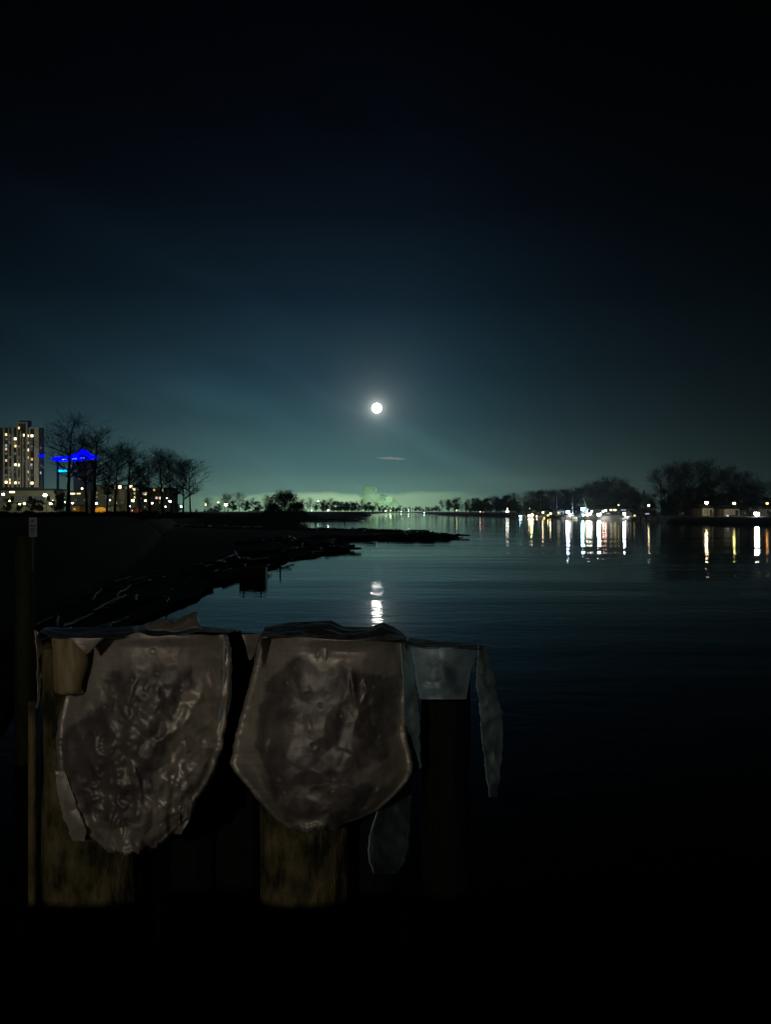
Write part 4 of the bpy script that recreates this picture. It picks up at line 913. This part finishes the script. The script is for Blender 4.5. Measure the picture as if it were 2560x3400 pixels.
# standing crumpled scrap on the top
def strip(name, parent, pts, m, loc, thick=.004, wob=.01, seed=3, sub=8):
    """pts: list of ((px,py,Y) left, (px,py,Y) right) pairs down a ribbon"""
    vs_ = []; wear_and_light = []; n_ = 10; seq = []
    for i in range(len(pts)-1):
        for k in range(sub): seq.append((P(*pts[i][0]).lerp(P(*pts[i+1][0]), k/sub), P(*pts[i][1]).lerp(P(*pts[i+1][1]), k/sub)))
    seq.append((P(*pts[-1][0]), P(*pts[-1][1])))
    for a, b_ in seq:
        for k in range(n_+1):
            p = a.lerp(b_, k/n_); p = p+Vector((noise.noise(p*30+Vector((seed,0,0)))*wob*.3, noise.noise(p*14+Vector((seed,0,0)))*wob*2, noise.noise(p*25+Vector((0,seed,0)))*wob*.5)); vs_.append(p-loc); wear_and_light.append(.6+.4*noise.noise(p*20))
    fs_ = [(j*(n_+1)+i, j*(n_+1)+i+1, (j+1)*(n_+1)+i+1, (j+1)*(n_+1)+i) for j in range(len(seq)-1) for i in range(n_)]
    mb = MB(); mb.v = vs_; mb.f = fs_; o = mb.build(name, m, parent, True)
    at = o.data.attributes.new('wear', 'FLOAT', 'POINT'); at.data.foreach_set('value', wear_and_light)
    s_ = o.modifiers.new('thick', 'SOLIDIFY'); s_.thickness = thick; return o
strip('torn_edge', lp, [((480,2076,3.72),(490,2092,3.62)),((530,2058,3.74),(545,2092,3.6)),((555,2058,3.72),(560,2094,3.6)),((575,2068,3.7),(585,2096,3.58)),((610,2046,3.74),(610,2090,3.6)),((650,2032,3.76),(655,2082,3.62)),((662,2068,3.76),(668,2086,3.62))], zinc, loc, wob=.012)
strip('torn_edge', lp, [((440,2086,3.7),(450,2094,3.6)),((500,2064,3.78),(520,2080,3.7)),((600,2048,3.8),(620,2070,3.74)),((640,2030,3.82),(662,2030,3.82))], zinc_skylit, loc, wob=.02, seed=8)
# wood stub and thin flaps left
sp = P(200,2112,YL-.02); 
mb = MB(); n_ = 16; rows_ = 30; vs_ = []
for j in range(rows_+1):
    z0 = P(0,2122,YL).z; z1 = P(0,2312,YL).z; z_ = z0+(z1-z0)*j/rows_
    for k in range(n_+1):
        u = k/n_; xl = 150+8*(j/rows_); xr = 252-10*(j/rows_)+16*math.sin(math.pi*min(1,j/rows_*1.3))
        px = xl+(xr-xl)*u; d = .05*(2*u-1)**2+.01*noise.noise(Vector((px*.05,z_*3,1)))+(.05*smooth(.93,1,j/rows_))
        p = P(px,0,YL-.03); vs_.append(Vector((p.x, YL+.0+d, z_+.004*noise.noise(Vector((px*.1,0,0)))))-loc)
fs_ = [(j*(n_+1)+i, j*(n_+1)+i+1, (j+1)*(n_+1)+i+1, (j+1)*(n_+1)+i) for j in range(rows_) for i in range(n_)]
mb.v = vs_; mb.f = fs_; o = mb.build('timber_face', wood2, lp, True); s_ = o.modifiers.new('thick','SOLIDIFY'); s_.thickness = .02; s_.offset = 0
strip('bent_flap', lp, [((112,2092,3.44),(128,2104,3.5)),((118,2140,3.43),(140,2150,3.5)),((122,2190,3.42),(126,2190,3.44)),((120,2250,3.42),(125,2250,3.44)),((125,2305,3.42),(129,2302,3.44)),((116,2350,3.42),(120,2352,3.44))], zinc, loc, wob=.008)
strip('corner_flap', lp, [((228,2118,3.42),(345,2118,3.44)),((245,2135,3.42),(320,2140,3.44)),((272,2158,3.43),(300,2160,3.44)),((284,2170,3.44),(288,2170,3.44))], zinc, loc, wob=.004, seed=5)
for i, (x, y) in enumerate([(625,2690),(590,2700),(475,2780),(520,2770)]):
    strip('torn_tongue', lp, [((x-12,y-30,3.55),(x+12,y-26,3.57)),((x-8,y+15,3.56),(x+7,y+12,3.58)),((x-4,y+45,3.57),(x-1,y+45,3.58))], zinc, loc, wob=.01, seed=i)
sheet('lower_wrap', lp, [(2560,182,212),(2640,190,240),(2700,206,262),(2760,226,285),(2794,238,282)], YL+.06, lambda px,py,u,v: (crumple(px,py,6,.05), .1), zinc, loc, 24, 50, seed=61, jag=6)
sheet('lower_wrap', lp, [(2640,560,650),(2690,540,640),(2730,560,625),(2770,575,600)], YL+.10, lambda px,py,u,v: (crumple(px,py,8,.07), -.3), zinc, loc, 24, 40, seed=63, jag=9)
rowsS = [(2150,745,768),(2300,740,768),(2400,725,752),(2500,690,735),(2600,660,700),(2625,655,690)]
sheet('side_wrap', lp, rowsS, YL+.14, lambda px,py,u,v: (.05*u+crumple(px,py,2,.02), -.2), zinc_skylit, loc, 20, 60)

# ---- middle piling
YM = 3.5; loc = P(1050, 3400, YM+.25); loc.z = -1
mp_ = thing('capped_piling', 'middle timber piling under the smoother shield shaped metal sheet with a raised rim', 'piling', loc)
rowsM = [(2118,868,1345),(2160,855,1350),(2240,836,1356),(2350,806,1352),(2450,778,1352),(2500,772,1366),(2535,762,1372),(2560,775,1372),(2590,800,1360),(2640,842,1316),(2690,885,1260),(2720,912,1190),(2745,950,1120),(2760,985,1085)]
shadowM = [[(905,2240),(990,2175),(1060,2215),(1150,2210),(1230,2235),(1330,2245),(1330,2380),(1300,2430),(1290,2520),(1200,2550),(1180,2600),(1000,2610),(920,2660),(870,2560),(850,2420),(860,2320)],
         [(920,2690),(980,2630),(1080,2610),(1250,2600),(1240,2660),(1130,2720),(1000,2735)]]  # viewer's shadow again, painted dark into the middle sheet
rimc = lambda u, v: min(u, 1-u)
def depM(px, py, u, v):
    c_ = (u-.5)*2; d = .22*abs(c_)**2.6-.10*smooth(.1,.75,v)+.03*smooth(.85,1,v)
    k = .25+.5*smooth(2200,2350,py)
    cs, cw = creases(px, py, creaseM); d += cs+crumple(px+100, py*.9+1700, 37.7, .034*k, .0085)+craters(px, py, nails2, .006)
    y, xl, xr = lerp_rows(rowsM, v); e_ = min((px-xl), (xr-px))
    d += -.016*math.exp(-((e_-9)/7)**2)+.006*math.exp(-((e_-30)/14)**2)
    eb = (1-v)*640; d += -.018*math.exp(-((eb-14)/9)**2)+.006*math.exp(-((eb-42)/16)**2)
    d += -.022*math.exp(-((px-(1175+.12*(py-2300)))/10)**2-((py-2290)/45)**2)
    d -= .035*math.exp(-((px-1150)/110)**2)*smooth(2150,2122,py)-.02*math.exp(-((px-1140)/90)**2-((py-2165)/18)**2)
    wr = .22*max(-.5, noise.noise(Vector((px*.012, py*.010, 28))))+(.28 if u > .8 and abs(py-2420) < 190 else 0)*smooth(.8,.95,u)+cw
    return d, wr
sheet('metal_wrap', mp_, rowsM, YM, depM, zinc, loc, 130, 170, shadowM, 4, seed=21, topfn=lambda x: 14*math.exp(-((x-1150)/110)**2)-6)
post(mp_, 1012, 148, YM+.44, 2140, loc, wood, 12)
post(mp_, 1235, 80, YM+.75, 2140, loc, shade_timber, 16, 'rear_post')
top_cap('metal_top', mp_, [(860,2112),(1000,2110),(1080,2114),(1140,2124),(1230,2124),(1345,2122)], [(880,2082),(960,2066),(1100,2060),(1140,2080),(1230,2082),(1270,2066),(1310,2082),(1350,2110)], YM, zinc3, loc, .014, 14)
strip('corner_flap', mp_, [((800,2106,3.46),(868,2106,3.5)),((812,2130,3.46),(856,2130,3.5)),((818,2160,3.46),(844,2165,3.5)),((826,2192,3.47),(832,2192,3.48))], zinc, loc, wob=.005)
strip('rolled_edge', mp_, [((842,2150,3.56),(866,2118,3.5)),((842,2180,3.56),(858,2150,3.5)),((848,2210,3.56),(852,2200,3.52))], zinc, loc, wob=.008, seed=15)
rowsMS = [(2130,1330,1352),(2200,1335,1370),(2300,1340,1386),(2380,1342,1394),(2460,1340,1394),(2520,1345,1396),(2548,1340,1404),(2562,1330,1380)]
sheet('side_wrap', mp_, rowsMS, YM+.14, lambda px,py,u,v: (.11*u+crumple(px,py,4,.03), .1), zinc_skylit, loc, 24, 80, seed=31)
rowsMB = [(2555,1250,1372),(2640,1262,1366),(2700,1250,1364),(2760,1230,1362),(2820,1222,1358),(2860,1225,1345),(2900,1240,1320)]
sheet('lower_side_wrap', mp_, rowsMB, YM+.12, lambda px,py,u,v: (.45*u+crumple(px,py,5,.05), -.2), zinc_skylit, loc, 24, 60, seed=33)

# ---- right piling
YR = 3.72; loc = P(1490, 3400, YR+.25); loc.z = -1
rp_ = thing('capped_piling', 'right hand smaller piling with a short front flap and a narrow hanging metal strip', 'piling', loc)
rowsR = [(2150,1352,1592),(2180,1366,1584),(2230,1376,1566),(2270,1382,1558),(2300,1388,1553),(2322,1396,1552)]
sheet('front_flap', rp_, rowsR, YR, lambda px,py,u,v: (.10*(abs(u-.45)*2)**2-.12*v*v+crumple(px,py,9,.045,.007), .1*noise.noise(Vector((px*.02,py*.02,3)))), zinc_skylit, loc, 60, 60, seed=41,
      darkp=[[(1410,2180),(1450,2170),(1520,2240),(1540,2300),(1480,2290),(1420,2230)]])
rowsT = [(2140,1590,1612),(2200,1586,1628),(2260,1580,1644),(2320,1590,1652),(2365,1594,1670),(2450,1600,1671),(2550,1612,1664),(2620,1622,1654),(2648,1626,1650)]
sheet('hanging_strip', rp_, rowsT, YR-.02, lambda px,py,u,v: (.16*u-.06*v+crumple(px,py,11,.07), .15), zinc_skylit, loc, 30, 110, seed=51, jag=5)
post(rp_, 1480, 80, YR+.4, 2168, loc, shade_timber, 31)
top_cap('metal_top', rp_, [(1345,2140),(1420,2152),(1500,2150),(1595,2152)], [(1360,2116),(1440,2126),(1520,2132),(1610,2140)], YR, zinc3, loc, .012, 24)

# greenish pile with paper notice
base = Vector(P(80,1780,11)); base.z = 0
gp = thing('notice_post', 'dim green stained post at the far left carrying a small pale notice', 'post', base)
hz = P(0,1778,11).z; MB().tube([(0,0,-1),(0,0,hz*.5),(0,0,hz)],[.15,.14,.135],16).build('post', mat('green_timber',(.10,.12,.06),.8,noise_s=6,noise_a=.6,stretch=(2,2,.5)), gp, True)
a = P(108,1718,11)-base; b_ = P(134,1782,11)-base
sgm = MB().box(((a.x+b_.x)/2,-.12,(a.z+b_.z)/2),(b_.x-a.x,.012,a.z-b_.z)).build('notice_board', mat('notice_white',(.62,.68,.75),.6), gp)
MB().box(((a.x+b_.x)/2-.02,-.1,(a.z+b_.z)/2-.3),(.03,.03,abs(a.z-b_.z)+.5)).build('bracket', M['steel'], gp)
mb = MB(); cx = (a.x+b_.x)/2
for k, (dz, wd, hh_) in enumerate([(.02,.075,.022),(-.03,.08,.02),(-.065,.06,.012),(-.09,.07,.006),(-.105,.07,.006),(-.12,.05,.006),(.10,.03,.03)]): mb.box((cx-.006*(k > 1),-.1285,(a.z+b_.z)/2+dz),(wd,.003,hh_))
mb.build('printed_lines', mat('print_dark',(.08,.1,.12),.7), sgm)

# ------------------------------------------------------------------ boardwalk behind and below the camera, with its path lamp
MB().box((0,-3.05,2.28),(40,9.2,.14)).build('boardwalk', M['deck'])['kind'] = 'structure'
kb = MB().box((0,1.64,2.45),(40,.12,.53)).build('kerb_timber', M['deck']); kb['kind'] = 'structure'  # added unseen kerb, raised to cut the lamp light off the lower posts
lt = thing('path_lamp', 'warm path lamp on the boardwalk behind the viewer', 'street lamp', (-2.6,-6.8,2.35))
MB().tube([(0,0,0),(0,0,2.2),(0,0,3.75)],[.07,.055,.05],10).build('pole', M['steel'], lt)
MB().tube([(0,0,3.98),(0,0,4.08),(0,0,4.15)],[.3,.24,.05],14).build('lamp_hood', M['steel'], lt)
MB().ball((0,0,3.84),.11,12,8).build('lamp_globe', emi('warm_bulb',(1,.87,.71),820), lt, True)

# ------------------------------------------------------------------ river haze
hm = bpy.data.materials.new('river_haze'); hm.use_nodes = True; t = hm.node_tree; t.nodes.clear()
v = t.nodes.new('ShaderNodeVolumePrincipled'); v.inputs['Color'].default_value = (.62,.86,1,1); v.inputs['Density'].default_value = .00017; v.inputs['Anisotropy'].default_value = .7
o = t.nodes.new('ShaderNodeOutputMaterial'); t.links.new(v.outputs[0], o.inputs['Volume'])
hz_ = MB().box((0,1290,60),(3400,2780,128)).build('haze', hm); tag(hz_, kind='stuff')
